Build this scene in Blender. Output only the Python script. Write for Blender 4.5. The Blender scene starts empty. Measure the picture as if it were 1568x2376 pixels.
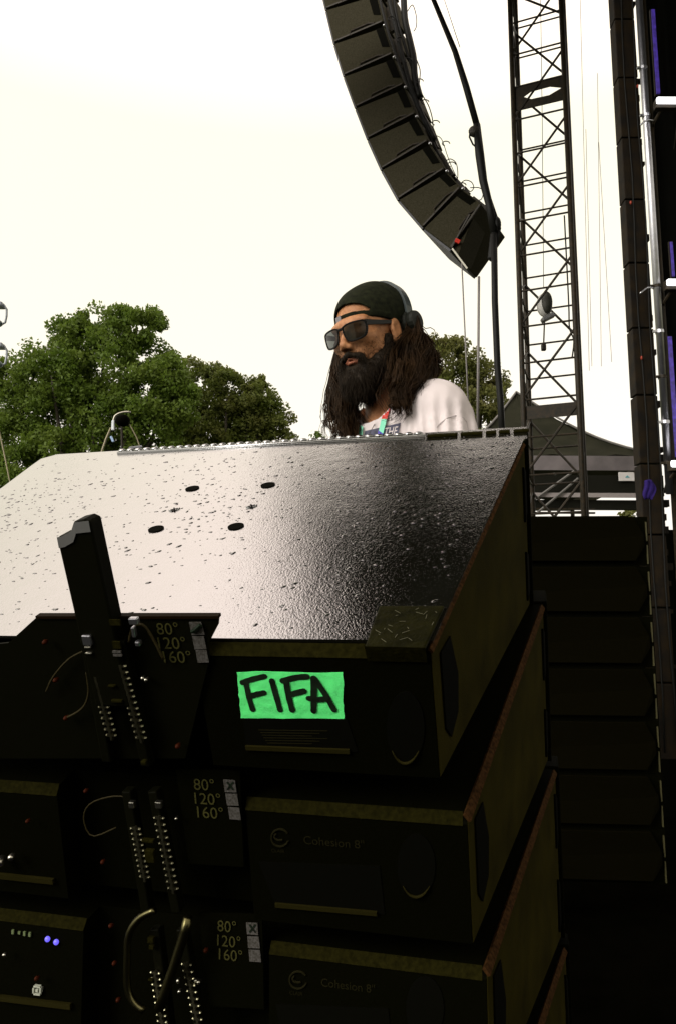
import bpy, math, random
import numpy as np
from mathutils import Matrix, Vector
from mathutils.bvhtree import BVHTree

random.seed(7)
RNG = np.random.default_rng(7)
R = math.radians
scene = bpy.context.scene
COL = scene.collection

# ------------------------------------------------------------------ camera
HC = 1.55                      # lens height above the stage deck
PITCH, ROLL = 8.43, 0.28
FPX, CX, CY = 1700.0, 784.0, 1188.0     # focal length in units of a 1568 x 2376 frame
cam_d = bpy.data.cameras.new('camera')
cam = bpy.data.objects.new('camera', cam_d)
COL.objects.link(cam)
cam_d.sensor_fit = 'VERTICAL'
cam_d.sensor_height = 36.0
cam_d.sensor_width = 36.0
cam_d.lens = 36.0 * FPX / 2376.0
cam_d.clip_start = 0.02
cam_d.clip_end = 3000
CF = Vector((0, math.cos(R(PITCH)), math.sin(R(PITCH))))
CR = Vector((1, 0, 0))
CU = CR.cross(CF)
CR2 = CR * math.cos(R(ROLL)) + CU * math.sin(R(ROLL))
CU2 = CU * math.cos(R(ROLL)) - CR * math.sin(R(ROLL))
CPOS = Vector((0, 0, HC))
cam.matrix_world = Matrix(((CR2.x, CU2.x, -CF.x, 0), (CR2.y, CU2.y, -CF.y, 0), (CR2.z, CU2.z, -CF.z, HC), (0, 0, 0, 1)))
scene.camera = cam

# ------------------------------------------------------------------ sky, sun, exposure
SUN_AZ, SUN_EL = -128.0, 27.0         # degrees clockwise from +Y
world = bpy.data.worlds.new('World')
scene.world = world
world.use_nodes = True
wn, wl = world.node_tree.nodes, world.node_tree.links
wn.clear()
w_out = wn.new('ShaderNodeOutputWorld')
sky = wn.new('ShaderNodeTexSky')
sky.sky_type = 'NISHITA'
sky.sun_disc = False
sky.sun_elevation = R(SUN_EL)
sky.sun_rotation = R(SUN_AZ)
sky.air_density = 1.0
sky.dust_density = 4.0
hs = wn.new('ShaderNodeHueSaturation')
hs.inputs['Saturation'].default_value = 0.12
wl.new(sky.outputs[0], hs.inputs['Color'])
bg1 = wn.new('ShaderNodeBackground')
bg1.inputs['Strength'].default_value = 0.05
wl.new(hs.outputs[0], bg1.inputs['Color'])
# even overcast layer: the usual overcast rise in brightness from horizon to zenith
tc = wn.new('ShaderNodeTexCoord')
sx = wn.new('ShaderNodeSeparateXYZ')
wl.new(tc.outputs['Generated'], sx.inputs[0])
mr = wn.new('ShaderNodeMapRange')
mr.inputs['From Min'].default_value = 0.0
mr.inputs['From Max'].default_value = 1.0
wl.new(sx.outputs['Z'], mr.inputs['Value'])
ramp = wn.new('ShaderNodeValToRGB')
ramp.color_ramp.elements[0].position = 0.0
ramp.color_ramp.elements[0].color = (0.41, 0.37, 0.335, 1)
ramp.color_ramp.elements[1].position = 1.0
ramp.color_ramp.elements[1].color = (1.0, 0.88, 0.80, 1)
e = ramp.color_ramp.elements.new(0.58)
e.color = (0.495, 0.465, 0.352, 1)
e = ramp.color_ramp.elements.new(0.80)
e.color = (0.92, 0.77, 0.69, 1)
wl.new(mr.outputs[0], ramp.inputs[0])
bg2 = wn.new('ShaderNodeBackground')
bg2.inputs['Strength'].default_value = 1.75
wl.new(ramp.outputs[0], bg2.inputs['Color'])
addsh = wn.new('ShaderNodeAddShader')
wl.new(bg1.outputs[0], addsh.inputs[0])
wl.new(bg2.outputs[0], addsh.inputs[1])
wl.new(addsh.outputs[0], w_out.inputs['Surface'])

sun_d = bpy.data.lights.new('sun', 'SUN')
sun_d.energy = 1.5
sun_d.angle = R(25)
sun_d.color = (1.0, 0.95, 0.88)
sun = bpy.data.objects.new('sun', sun_d)
COL.objects.link(sun)
sdir = Vector((math.sin(R(SUN_AZ)) * math.cos(R(SUN_EL)), math.cos(R(SUN_AZ)) * math.cos(R(SUN_EL)), math.sin(R(SUN_EL))))
sun.rotation_euler = sdir.to_track_quat('Z', 'Y').to_euler()
sun.location = (0, 0, 30)

scene.render.engine = 'CYCLES'
scene.cycles.max_bounces = 8
scene.cycles.transparent_max_bounces = 12
scene.view_settings.view_transform = 'Standard'
scene.view_settings.look = 'None'
scene.view_settings.exposure = 0.3
scene.view_settings.gamma = 1.0
scene.view_settings.use_curve_mapping = False


# ------------------------------------------------------------------ helpers
def at(px, py, Y):
    """world point seen at (px, py) of the 1568 x 2376 frame, at world distance Y"""
    r = CF + CR2 * ((px - CX) / FPX) - CU2 * ((py - CY) / FPX)
    return CPOS + r * (Y / r.y)


def ray(px, py):
    return (CF + CR2 * ((px - CX) / FPX) - CU2 * ((py - CY) / FPX)).normalized()


MATS = {}
OBM = {}          # object name -> local-to-world matrix


def mat(name, color, rough=0.6, metal=0.0, spec=0.5, noise=None, bump=None, emit=None, coat=0.0, ior=None, translucent=0.0, bump2=None):
    """noise=(scale, colour2, contrast)  bump=(scale, distance)"""
    if name in MATS:
        return MATS[name]
    m = bpy.data.materials.new(name)
    m.use_nodes = True
    n, l = m.node_tree.nodes, m.node_tree.links
    b = n['Principled BSDF']
    b.inputs['Base Color'].default_value = (*color, 1)
    b.inputs['Roughness'].default_value = rough
    b.inputs['Metallic'].default_value = metal
    b.inputs['Specular IOR Level'].default_value = spec
    if ior:
        b.inputs['IOR'].default_value = ior
    if coat:
        b.inputs['Coat Weight'].default_value = coat
        b.inputs['Coat Roughness'].default_value = 0.08
    tco = n.new('ShaderNodeTexCoord')
    if noise:
        tx = n.new('ShaderNodeTexNoise')
        tx.inputs['Scale'].default_value = noise[0]
        tx.inputs['Detail'].default_value = 5
        l.new(tco.outputs['Object'], tx.inputs['Vector'])
        cr = n.new('ShaderNodeValToRGB')
        c = noise[2] if len(noise) > 2 else 0.2
        cr.color_ramp.elements[0].position = 0.5 - c
        cr.color_ramp.elements[1].position = 0.5 + c
        cr.color_ramp.elements[0].color = (*color, 1)
        cr.color_ramp.elements[1].color = (*noise[1], 1)
        l.new(tx.outputs[0], cr.inputs[0])
        l.new(cr.outputs[0], b.inputs['Base Color'])
    if bump:
        tx = n.new('ShaderNodeTexNoise')
        tx.inputs['Scale'].default_value = bump[0]
        tx.inputs['Detail'].default_value = 3
        l.new(tco.outputs['Object'], tx.inputs['Vector'])
        bp = n.new('ShaderNodeBump')
        bp.inputs['Distance'].default_value = bump[1]
        bp.inputs['Strength'].default_value = 1.0
        l.new(tx.outputs[0], bp.inputs['Height'])
        l.new(bp.outputs[0], b.inputs['Normal'])
        if bump2:
            tx2 = n.new('ShaderNodeTexNoise')
            tx2.inputs['Scale'].default_value = bump2[0]
            l.new(tco.outputs['Object'], tx2.inputs['Vector'])
            bp2 = n.new('ShaderNodeBump')
            bp2.inputs['Distance'].default_value = bump2[1]
            l.new(tx2.outputs[0], bp2.inputs['Height'])
            l.new(bp.outputs[0], bp2.inputs['Normal'])
            l.new(bp2.outputs[0], b.inputs['Normal'])
    if emit:
        b.inputs['Emission Color'].default_value = (*emit[0], 1)
        b.inputs['Emission Strength'].default_value = emit[1]
    if translucent:
        tr = n.new('ShaderNodeBsdfTranslucent')
        src = b.inputs['Base Color'].links[0].from_socket if b.inputs['Base Color'].links else None
        if src:
            l.new(src, tr.inputs['Color'])
        else:
            tr.inputs['Color'].default_value = (*color, 1)
        mx = n.new('ShaderNodeMixShader')
        mx.inputs[0].default_value = translucent
        l.new(b.outputs[0], mx.inputs[1])
        l.new(tr.outputs[0], mx.inputs[2])
        l.new(mx.outputs[0], n['Material Output'].inputs['Surface'])
    MATS[name] = m
    return m


def tag(o, label=None, cat=None, group=None, kind=None):
    if label:
        o['label'] = label
    if cat:
        o['category'] = cat
    if group:
        o['group'] = group
    if kind:
        o['kind'] = kind
    return o


def thing(name, label, cat, loc=(0, 0, 0), M=None, group=None):
    o = bpy.data.objects.new(name, None)
    o.empty_display_size = 0.1
    COL.objects.link(o)
    m = M.copy() if M is not None else Matrix.Translation(Vector(loc))
    o.matrix_world = m
    OBM[o.name] = m
    return tag(o, label, cat, group)


class MB:
    def __init__(self):
        self.v, self.f = [], []

    def add(self, verts, faces):
        n = len(self.v)
        self.v += [tuple(p) for p in verts]
        self.f += [tuple(i + n for i in f) for f in faces]
        return self

    def hexa(self, p):
        """p: bottom 4 (ccw from above) then top 4"""
        return self.add(p, [(3, 2, 1, 0), (4, 5, 6, 7), (0, 1, 5, 4), (1, 2, 6, 5), (2, 3, 7, 6), (3, 0, 4, 7)])

    def box(self, c, s, M=None):
        hx, hy, hz = s[0] / 2, s[1] / 2, s[2] / 2
        p = [Vector((x, y, z)) for z in (-hz, hz) for x, y in ((-hx, -hy), (hx, -hy), (hx, hy), (-hx, hy))]
        if M is not None:
            p = [M @ q for q in p]
        c = Vector(c)
        return self.hexa([q + c for q in p])

    def bar(self, a, b, wx, wy, side=(1, 0, 0)):
        """rectangular bar from a to b"""
        a, b = Vector(a), Vector(b)
        d = (b - a).normalized()
        s = Vector(side) - d * d.dot(Vector(side))
        if s.length < 1e-5:
            s = d.orthogonal()
        s.normalize()
        t = d.cross(s)
        p = []
        for q in (a, b):
            for i, j in ((-1, -1), (1, -1), (1, 1), (-1, 1)):
                p.append(q + s * (i * wx / 2) + t * (j * wy / 2))
        return self.hexa(p)

    def tube(self, path, r, n=8, cap=True):
        path = [Vector(p) for p in path]
        rr = r if isinstance(r, (list, tuple)) else [r] * len(path)
        prev = None
        rings = []
        for i, p in enumerate(path):
            d = (path[min(i + 1, len(path) - 1)] - path[max(i - 1, 0)])
            if d.length < 1e-9:
                d = Vector((0, 0, 1))
            d.normalize()
            if prev is None:
                s = d.orthogonal().normalized()
            else:
                s = prev - d * d.dot(prev)
                s = s.normalized() if s.length > 1e-6 else d.orthogonal().normalized()
            prev = s
            t = d.cross(s)
            rings.append([p + (s * math.cos(2 * math.pi * k / n) + t * math.sin(2 * math.pi * k / n)) * rr[i] for k in range(n)])
        vs = [q for ring in rings for q in ring]
        fs = []
        for i in range(len(path) - 1):
            for k in range(n):
                a, b = i * n + k, i * n + (k + 1) % n
                fs.append((a, b, b + n, a + n))
        if cap:
            fs.append(tuple(range(n - 1, -1, -1)))
            fs.append(tuple(range((len(path) - 1) * n, len(path) * n)))
        return self.add(vs, fs)

    def prism(self, poly, ext):
        """poly: list of 3D points (planar), ext: extrusion vector"""
        ext = Vector(ext)
        n = len(poly)
        a = [Vector(p) for p in poly]
        vs = a + [p + ext for p in a]
        nrm = Vector((0, 0, 0))
        for i in range(n):
            nrm += a[i].cross(a[(i + 1) % n])
        flip = nrm.dot(ext) > 0
        fs = [tuple(range(n)), tuple(range(2 * n - 1, n - 1, -1))]
        for i in range(n):
            j = (i + 1) % n
            fs.append((i, i + n, j + n, j))
        if flip:
            fs = [tuple(reversed(f)) for f in fs]
        return self.add(vs, fs)

    def ellip(self, c, r, nu=12, nv=8, M=None):
        c = Vector(c)
        vs, fs = [], []
        for i in range(nv + 1):
            th = math.pi * i / nv
            for k in range(nu):
                ph = 2 * math.pi * k / nu
                p = Vector((r[0] * math.sin(th) * math.cos(ph), r[1] * math.sin(th) * math.sin(ph), r[2] * math.cos(th)))
                vs.append(c + (M @ p if M is not None else p))
        for i in range(nv):
            for k in range(nu):
                a, b = i * nu + k, i * nu + (k + 1) % nu
                fs.append((a, a + nu, b + nu, b))
        return self.add(vs, fs)

    def build(self, name, m, parent=None, local=False, smooth=False, bevel=0.0):
        me = bpy.data.meshes.new(name)
        me.from_pydata(self.v, [], self.f)
        me.update()
        return link(name, me, m, parent, local, smooth, bevel)


def link(name, me, m, parent=None, local=False, smooth=False, bevel=0.0):
    o = bpy.data.objects.new(name, me)
    COL.objects.link(o)
    if m is not None:
        me.materials.append(m)
    if smooth:
        me.polygons.foreach_set('use_smooth', [True] * len(me.polygons))
    if parent is not None:
        PM = OBM[parent.name]
        if not local:
            me.transform(PM.inverted())
        o.parent = parent
        OBM[o.name] = PM
    else:
        OBM[o.name] = Matrix.Identity(4)
    if bevel:
        bv = o.modifiers.new('bevel', 'BEVEL')
        bv.width = bevel
        bv.segments = 2
        bv.limit_method = 'ANGLE'
        bv.angle_limit = R(40)
    return o


def text_mesh(s, size, font_shear=0.0):
    cu = bpy.data.curves.new('lettering', 'FONT')
    cu.body = s
    cu.size = size
    cu.shear = font_shear
    cu.resolution_u = 3
    ob = bpy.data.objects.new('lettering_source', cu)
    COL.objects.link(ob)
    dg = bpy.context.evaluated_depsgraph_get()
    me = ob.evaluated_get(dg).to_mesh()
    vs = [v.co.copy() for v in me.vertices]
    fs = [tuple(p.vertices) for p in me.polygons]
    ob.evaluated_get(dg).to_mesh_clear()
    bpy.data.objects.remove(ob)
    bpy.data.curves.remove(cu)
    return vs, fs


def catmull(pts, n):
    pts = [Vector(p) for p in pts]
    q = [pts[0]] + pts + [pts[-1]]
    out = []
    seg = len(pts) - 1
    for i in range(n):
        t = i / (n - 1) * seg
        k = min(int(t), seg - 1)
        u = t - k
        p0, p1, p2, p3 = q[k], q[k + 1], q[k + 2], q[k + 3]
        out.append(0.5 * ((2 * p1) + (p2 - p0) * u + (2 * p0 - 5 * p1 + 4 * p2 - p3) * u * u + (3 * p1 - p0 - 3 * p2 + p3) * u ** 3))
    return out


# ------------------------------------------------------------------ materials
BLACK = mat('black_cabinet', (0.0018, 0.0018, 0.0004), 0.65, spec=0.012, bump=(420, 0.0004))
SIDEBLK = mat('side_cabinet', (0.014, 0.0115, 0.0018), 0.75, spec=0.015, noise=(14, (0.026, 0.0215, 0.003), 0.22), bump=(500, 0.0005))
DARK = mat('deep_black', (0.002, 0.002, 0.001), 0.8, spec=0.02)
STEEL = mat('black_steel', (0.003, 0.003, 0.001), 0.5, metal=0.0, spec=0.03, bump=(300, 0.0002))
OLIVE = mat('scuffed_edge', (0.005, 0.0045, 0.0007), 0.75, spec=0.01, noise=(200, (0.014, 0.0125, 0.0022), 0.25), bump=(400, 0.0004))  # olive lift on the bevels is sky light put into colour; tabs share it
WORN = mat('worn_edge', (0.010, 0.005, 0.0015), 0.8, spec=0.02, noise=(220, (0.055, 0.025, 0.008), 0.2), bump=(300, 0.0006))
CHROME = mat('bright_steel', (0.5, 0.48, 0.40), 0.28, metal=1.0)
ALU = mat('aluminium', (0.55, 0.55, 0.57), 0.35, metal=1.0, noise=(20, (0.42, 0.42, 0.46), 0.3))
TRUSSBLK = mat('truss_black', (0.010, 0.0095, 0.006), 0.55, spec=0.18, noise=(30, (0.03, 0.02, 0.010), 0.2))
CABLE = mat('rubber_cable', (0.007, 0.007, 0.006), 0.55, spec=0.15)
PRINT = mat('grey_print', (0.04, 0.038, 0.011), 0.7, spec=0.05)
PRINTDIM = mat('faded_print', (0.010, 0.009, 0.003), 0.8, spec=0.03)
BOXP = mat('pale_checkbox', (0.085, 0.08, 0.075), 0.7, spec=0.05, noise=(500, (0.035, 0.032, 0.025), 0.2))
TAPE = mat('fluorescent_green_tape', (0.10, 0.98, 0.22), 0.75, spec=0.15, noise=(900, (0.15, 0.95, 0.28), 0.25), bump=(700, 0.0003), bump2=(55, 0.0022))
INK = mat('black_marker', (0.005, 0.007, 0.004), 0.6, spec=0.1, noise=(120, (0.010, 0.022, 0.010), 0.2))
REDP = mat('red_plastic', (0.5, 0.05, 0.02), 0.5)
BRASS = mat('amber_crimp', (0.035, 0.007, 0.002), 0.5, spec=0.05)


def wet_paint():
    m = bpy.data.materials.new('wet_black_paint')
    m.use_nodes = True
    n, l = m.node_tree.nodes, m.node_tree.links
    b = n['Principled BSDF']
    b.inputs['Base Color'].default_value = (0.006, 0.006, 0.004, 1)
    b.inputs['Roughness'].default_value = 0.10
    b.inputs['IOR'].default_value = 3.2
    b.inputs['Coat Weight'].default_value = 1.0
    b.inputs['Coat IOR'].default_value = 2.4
    b.inputs['Coat Roughness'].default_value = 0.04
    tco = n.new('ShaderNodeTexCoord')
    mp = n.new('ShaderNodeMapping')
    mp.inputs['Rotation'].default_value = (0, 0, R(35))
    mp.inputs['Scale'].default_value = (1.0, 0.75, 1.0)
    l.new(tco.outputs['Object'], mp.inputs[0])
    t1 = n.new('ShaderNodeTexNoise')
    t1.inputs['Scale'].default_value = 400
    t1.inputs['Detail'].default_value = 3
    t1.inputs['Roughness'].default_value = 0.6
    l.new(mp.outputs[0], t1.inputs['Vector'])
    b1 = n.new('ShaderNodeBump')
    b1.inputs['Distance'].default_value = 0.00034
    b1.inputs['Strength'].default_value = 1.0
    l.new(t1.outputs[0], b1.inputs['Height'])
    t2 = n.new('ShaderNodeTexNoise')
    t2.inputs['Scale'].default_value = 22
    l.new(tco.outputs['Object'], t2.inputs['Vector'])
    b2 = n.new('ShaderNodeBump')
    b2.inputs['Distance'].default_value = 0.0004
    l.new(t2.outputs[0], b2.inputs['Height'])
    l.new(b1.outputs[0], b2.inputs['Normal'])
    l.new(b2.outputs[0], b.inputs['Normal'])
    l.new(b2.outputs[0], b.inputs['Coat Normal'])
    return m


WET = wet_paint()

# ------------------------------------------------------------------ setting
GZ = -1.3
g = MB().add([(-900, -900, GZ), (900, -900, GZ), (900, 900, GZ), (-900, 900, GZ)], [(0, 1, 2, 3)])
tag(g.build('ground', mat('grass_ground', (0.05, 0.07, 0.02), 0.9, noise=(0.4, (0.08, 0.08, 0.035), 0.2))), kind='structure')
g = MB().box((2.0, 2.0, -0.15), (16, 14, 0.3))
tag(g.build('stage_deck', mat('stage_ply', (0.0012, 0.0012, 0.0006), 0.9, spec=0.0, noise=(6, (0.002, 0.0018, 0.001), 0.2))), kind='structure')

# ------------------------------------------------------------------ near speaker stack
WV = Vector((0.9679, -0.2512, 0.0)).normalized()     # width direction, to the right
HV = Vector((-WV.y, WV.x, 0)).normalized()           # towards the front of the cabinets, away from the lens
UP = Vector((0, 0, 1))
SO = at(1213, 1024, 0)if False else None
# front-top centre of the top cabinet
pr = ray(1213, 1024)
PFR = CPOS + pr * (1.16 / pr.dot(CF))
W2, WR2 = 0.45, 0.362
SO = PFR - WV * W2
D, HF, HR = 0.574, 0.28, 0.137
TAN = (HF - HR) / 2 / D
PROF = [((0.0, 0.0), 25.0), ((-0.137, -0.252), 15.4), ((-0.225, -0.538), 2.6), ((-0.230, -0.830), -10.0)]
BM = []
SHIFT = (0.0, 0.022, 0.034, 0.040)      # the stack leans slightly to the right going down
for ((u, v), a), sh_ in zip(PROF, SHIFT):
    ey = HV * math.cos(R(a)) + UP * math.sin(R(a))
    ez = -HV * math.sin(R(a)) + UP * math.cos(R(a))
    F = SO - HV * u + UP * v + WV * sh_
    o = F - ey * (D / 2) - ez * (HF / 2)
    BM.append(Matrix(((WV.x, ey.x, ez.x, o.x), (WV.y, ey.y, ez.y, o.y), (WV.z, ey.z, ez.z, o.z), (0, 0, 0, 1))))


def hw(y):
    return W2 - (W2 - WR2) * (D / 2 - y) / D


def zt(y):
    return HF / 2 - TAN * (D / 2 - y)


def rear_pt(i, px, py, off=0.0):
    """local point on the rear plane (pushed out by off) of cabinet i"""
    Mi = BM[i].inverted()
    o = Mi @ CPOS
    d = Mi.to_3x3() @ ray(px, py)
    t = (-D / 2 - off - o.y) / d.y
    return o + d * t


def top_pt(i, px, py, off=0.0):
    Mi = BM[i].inverted()
    o = Mi @ CPOS
    d = Mi.to_3x3() @ ray(px, py)
    # plane z = zt(y) + off
    t = (HF / 2 - TAN * (D / 2 - o.y) + off - o.z) / (d.z - TAN * d.y)
    return o + d * t


def side_pt(i, px, py, off=0.0):
    Mi = BM[i].inverted()
    o = Mi @ CPOS
    d = Mi.to_3x3() @ ray(px, py)
    k = (W2 - WR2) / D
    t = (W2 - k * (D / 2 - o.y) + off - o.x) / (d.x - k * d.y)
    return o + d * t


RB = 0.035           # depth of the rear blocks either side of the rigging recess
XR = rear_pt(1, 569, 1862).x
XL = rear_pt(1, 131, 1830).x
XC = (XR + XL) / 2

LABELS = ['wet black wedge speaker on top of the near stack, green tape on its back',
          'black wedge speaker in the near stack, directly under the wet taped one',
          'black wedge speaker in the near stack with two small blue lights at its back',
          'lowest black wedge speaker of the near stack, below the one with blue lights']


def plate_text(root_part, i, rows, boxes, m):
    """rows: list of (string, px, py of left baseline, height px)"""
    mb = MB()
    for s, px, py, hp in rows:
        a = rear_pt(i, px, py, 0.0056)
        b = rear_pt(i, px, py - hp, 0.0056)
        size = (b.z - a.z) / 0.70
        vs, fs = text_mesh(s, size)
        mb.add([(a.x + v.x, -D / 2 - 0.0056, a.z + v.y) for v in vs], fs)
    mb.build('lettering', m, root_part, local=True)
    bb = MB()
    for q in boxes:
        bb.prism([rear_pt(i, x, y, 0.0052) for x, y in q], (0, -0.0008, 0))
    bb.build('checkbox', BOXP, root_part, local=True)


def make_speaker(i):
    root = thing('wedge_speaker', LABELS[i], 'speaker', M=BM[i], group='speakers of the near stack')
    yb = -D / 2 + RB
    # cabinet body
    c = MB()
    c.hexa([(-hw(yb), yb, -zt(yb)), (hw(yb), yb, -zt(yb)), (W2, D / 2, -HF / 2), (-W2, D / 2, -HF / 2),
            (-hw(yb), yb, zt(yb)), (hw(yb), yb, zt(yb)), (W2, D / 2, HF / 2), (-W2, D / 2, HF / 2)])
    c.build('cabinet', BLACK, root, local=True)
    for s in (1, -1):
        sp = MB()
        q = [Vector((s * (hw(y) + 0.0012), y, z)) for y, z in ((-D / 2 + 0.001, -zt(-D / 2) + 0.001), (D / 2, -HF / 2 + 0.001), (D / 2, HF / 2 - 0.001), (-D / 2 + 0.001, zt(-D / 2) - 0.001))]
        sp.prism(q, (-s * 0.0008, 0, 0))
        sp.build('side_panel', SIDEBLK, root, local=True)
    # rear blocks
    y0 = -D / 2
    for s, x0, x1a, x1b in ((1, XR, hw(y0), hw(yb)), (-1, XL, -hw(y0), -hw(yb))):
        b = MB()
        zz0, zz1 = zt(y0), zt(yb)
        ch = 0.009
        # chamfered top edge
        pts = [(y0, -zz0), (y0, zz0 - ch), (y0 + ch * 0.8, zz0 - 0.0004), (yb - 0.0005, zz1), (yb - 0.0005, -zz1)]
        k = (x1b - x1a) / RB
        n = len(pts)
        vs = [(x0, y, z) for y, z in pts] + [(x1a + k * (y - y0), y, z) for y, z in pts]
        fs = [tuple(range(n)), tuple(range(2 * n - 1, n - 1, -1))] + [(j, j + n, (j + 1) % n + n, (j + 1) % n) for j in range(n)]
        if s > 0:
            fs = [tuple(reversed(f)) for f in fs]
        b.add(vs, fs)
        b.build('rear_block', BLACK, root, local=True)
        st = MB()
        xa, xb = (x0, x1a - 0.004) if s > 0 else (x1a + 0.004, x0)
        st.add([(xa, y0 - 0.0012, zz0 - ch - 0.001), (xb, y0 - 0.0012, zz0 - ch - 0.001), (xb, y0 + ch * 0.8 - 0.0005, zz0 + 0.0012), (xa, y0 + ch * 0.8 - 0.0005, zz0 + 0.0012)], [(0, 1, 2, 3)])
        st.build('edge_bevel', OLIVE, root, local=True)
    # side edges with worn paint
    for s in (1, -1):
        e = MB()
        pa = Vector((s * (hw(y0) + 0.0005), y0, zt(y0) - 0.002))
        pb = Vector((s * (W2 + 0.0005), D / 2 - 0.01, zt(D / 2 - 0.01) - 0.002))
        e.bar(pa, pb, 0.0035, 0.005 if i == 0 else 0.009, (s, 0, 0.8))
        e.build('edge_strip', WORN, root, local=True)
        # side pocket near the rear corner and dark groove near the front
        p = MB()
        yy = [-0.262, -0.226, -0.205, -0.214, -0.245, -0.262]
        zf = [0.052, 0.052, 0.0, -0.040, -0.05, -0.03]
        poly = [(s * (hw(y) + 0.0022), y, z) for y, z in zip(yy, zf)]
        p.prism(poly, (s * 0.001, 0, 0))
        p.build('side_pocket', DARK, root, local=True)
        for z0, z1 in ((-0.12, -0.035), (0.015, 0.105)):
            gmb = MB()
            gmb.prism([(s * (W2 - 0.003), D / 2 - 0.03, z0), (s * (W2 - 0.0002), D / 2 - 0.012, z0 + 0.012), (s * (W2 - 0.0002), D / 2 - 0.012, z1 - 0.012), (s * (W2 - 0.003), D / 2 - 0.03, z1)], (s * 0.003, 0, 0))
            gmb.build('front_slot', DARK, root, local=True)
    # front grille frame
    fr = MB()
    yf = D / 2 + 0.002
    for (xa, xb, za, zb) in ((-W2 - 0.008, W2 + 0.008, HF / 2 - 0.02, HF / 2 + 0.003), (-W2 - 0.008, W2 + 0.008, -HF / 2 - 0.003, -HF / 2 + 0.02), (-W2 - 0.008, -W2 + 0.016, -HF / 2 + 0.02, HF / 2 - 0.02), (W2 - 0.016, W2 + 0.008, -HF / 2 + 0.02, HF / 2 - 0.02)):
        fr.hexa([(xa, yf, za), (xb, yf, za), (xb, yf + 0.062, za), (xa, yf + 0.062, za), (xa, yf, zb), (xb, yf, zb), (xb, yf + 0.062, zb + 0.006), (xa, yf + 0.062, zb + 0.006)])
    fr.build('front_frame', BLACK, root, local=True, bevel=0.002)
    gr = MB().box((0, yf + 0.03, 0), (2 * W2 - 0.034, 0.012, HF - 0.042))
    gr.build('grille', DARK, root, local=True)
    return root


spk = [make_speaker(i) for i in range(4)]

# ---- top of the first cabinet
S0 = spk[0]
tp = MB()
NX, NY = 2, 2
def tpt(x, y, o):
    return (x, y, zt(y) + o)
y0 = -D / 2 + 0.008
ymid = rear_pt(0, 300, 1490).y + 0.03
y1 = D / 2 + 0.064
xe = W2 + 0.006
chn = 0.022
ol = [(-hw(y0) - 0.001, y0), (hw(y0) + 0.001, y0), (W2 + 0.001, D / 2), (xe, D / 2 + 0.004), (xe, y1), (-xe + chn, y1), (-xe, y1 - chn), (-W2 - 0.001, D / 2)]
tp.add([tpt(x, y, 0.0035) for x, y in ol] + [tpt(x, y, 0.0002 + (0.006 if y > D / 2 else 0) * 0) for x, y in ol],
       [tuple(range(8))] + [(i, i + 8, (i + 1) % 8 + 8, (i + 1) % 8) for i in range(8)])
# keep the sheet's front above the frame
top = tp.build('top_panel', WET, S0, local=True)
# feet sockets, screws
def disc(i, px, py, rx, ry, off, name, m, parent, h=0.0012):
    c = top_pt(i, px, py, off)
    tv = Vector((0, 1, TAN)).normalized()
    pts = [c + Vector((1, 0, 0)) * rx * math.cos(a) + tv * ry * math.sin(a) for a in [2 * math.pi * k / 20 for k in range(20)]]
    return MB().prism(pts, Vector((0, -TAN, 1)) * h).build(name, m, parent, local=True)
for px, py in ((447, 1134), (622, 1126), (363, 1228), (548, 1222)):
    disc(0, px, py, 0.0112, 0.0105, 0.0036, 'foot_socket', DARK, top)
for px, py in ((405, 1181), (584, 1173)):
    s = disc(0, px, py, 0.0085, 0.0085, 0.0036, 'screw', WET, top, 0.0016)
    c = top_pt(0, px, py, 0.0054)
    mb = MB()
    for ang in (0.5, 0.5 + math.pi / 2):
        v = Vector((math.cos(ang), math.sin(ang), TAN * math.sin(ang)))
        mb.bar(c - v * 0.0055, c + v * 0.0055, 0.002, 0.0006, (-v.y, v.x, 0))
    mb.build('screw_slot', DARK, top, local=True)
# front lip: folded grille edge with a row of bumps, then plain tabs
lip = MB()
pa, pb = top_pt(0, 275, 1050, 0.005), top_pt(0, 985, 1009, 0.005)
lip.bar(pa, pb, 0.010, 0.004, (0, 1, 0))
n = 34
for k in range(n):
    q = pa.lerp(pb, (k + 0.3) / n) + Vector((0, 0.006, 0.0026))
    lip.ellip(q, (0.008, 0.006, 0.0028), 8, 5)
lip.build('folded_grille_edge', WET, S0, local=True, smooth=True)
for a, b in ((990, 1060), (1068, 1118), (1126, 1150), (1156, 1182), (1190, 1226)):
    f = lambda x: 1009 - (x - 985) * 0.0575
    q0, q1 = top_pt(0, a, f(a) + 3, 0.005), top_pt(0, b, f(b) + 3, 0.005)
    MB().bar(q0, q1, 0.014, 0.004, (0, 1, 0)).build('lip_tab', OLIVE, S0, local=True, bevel=0.001)
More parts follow.
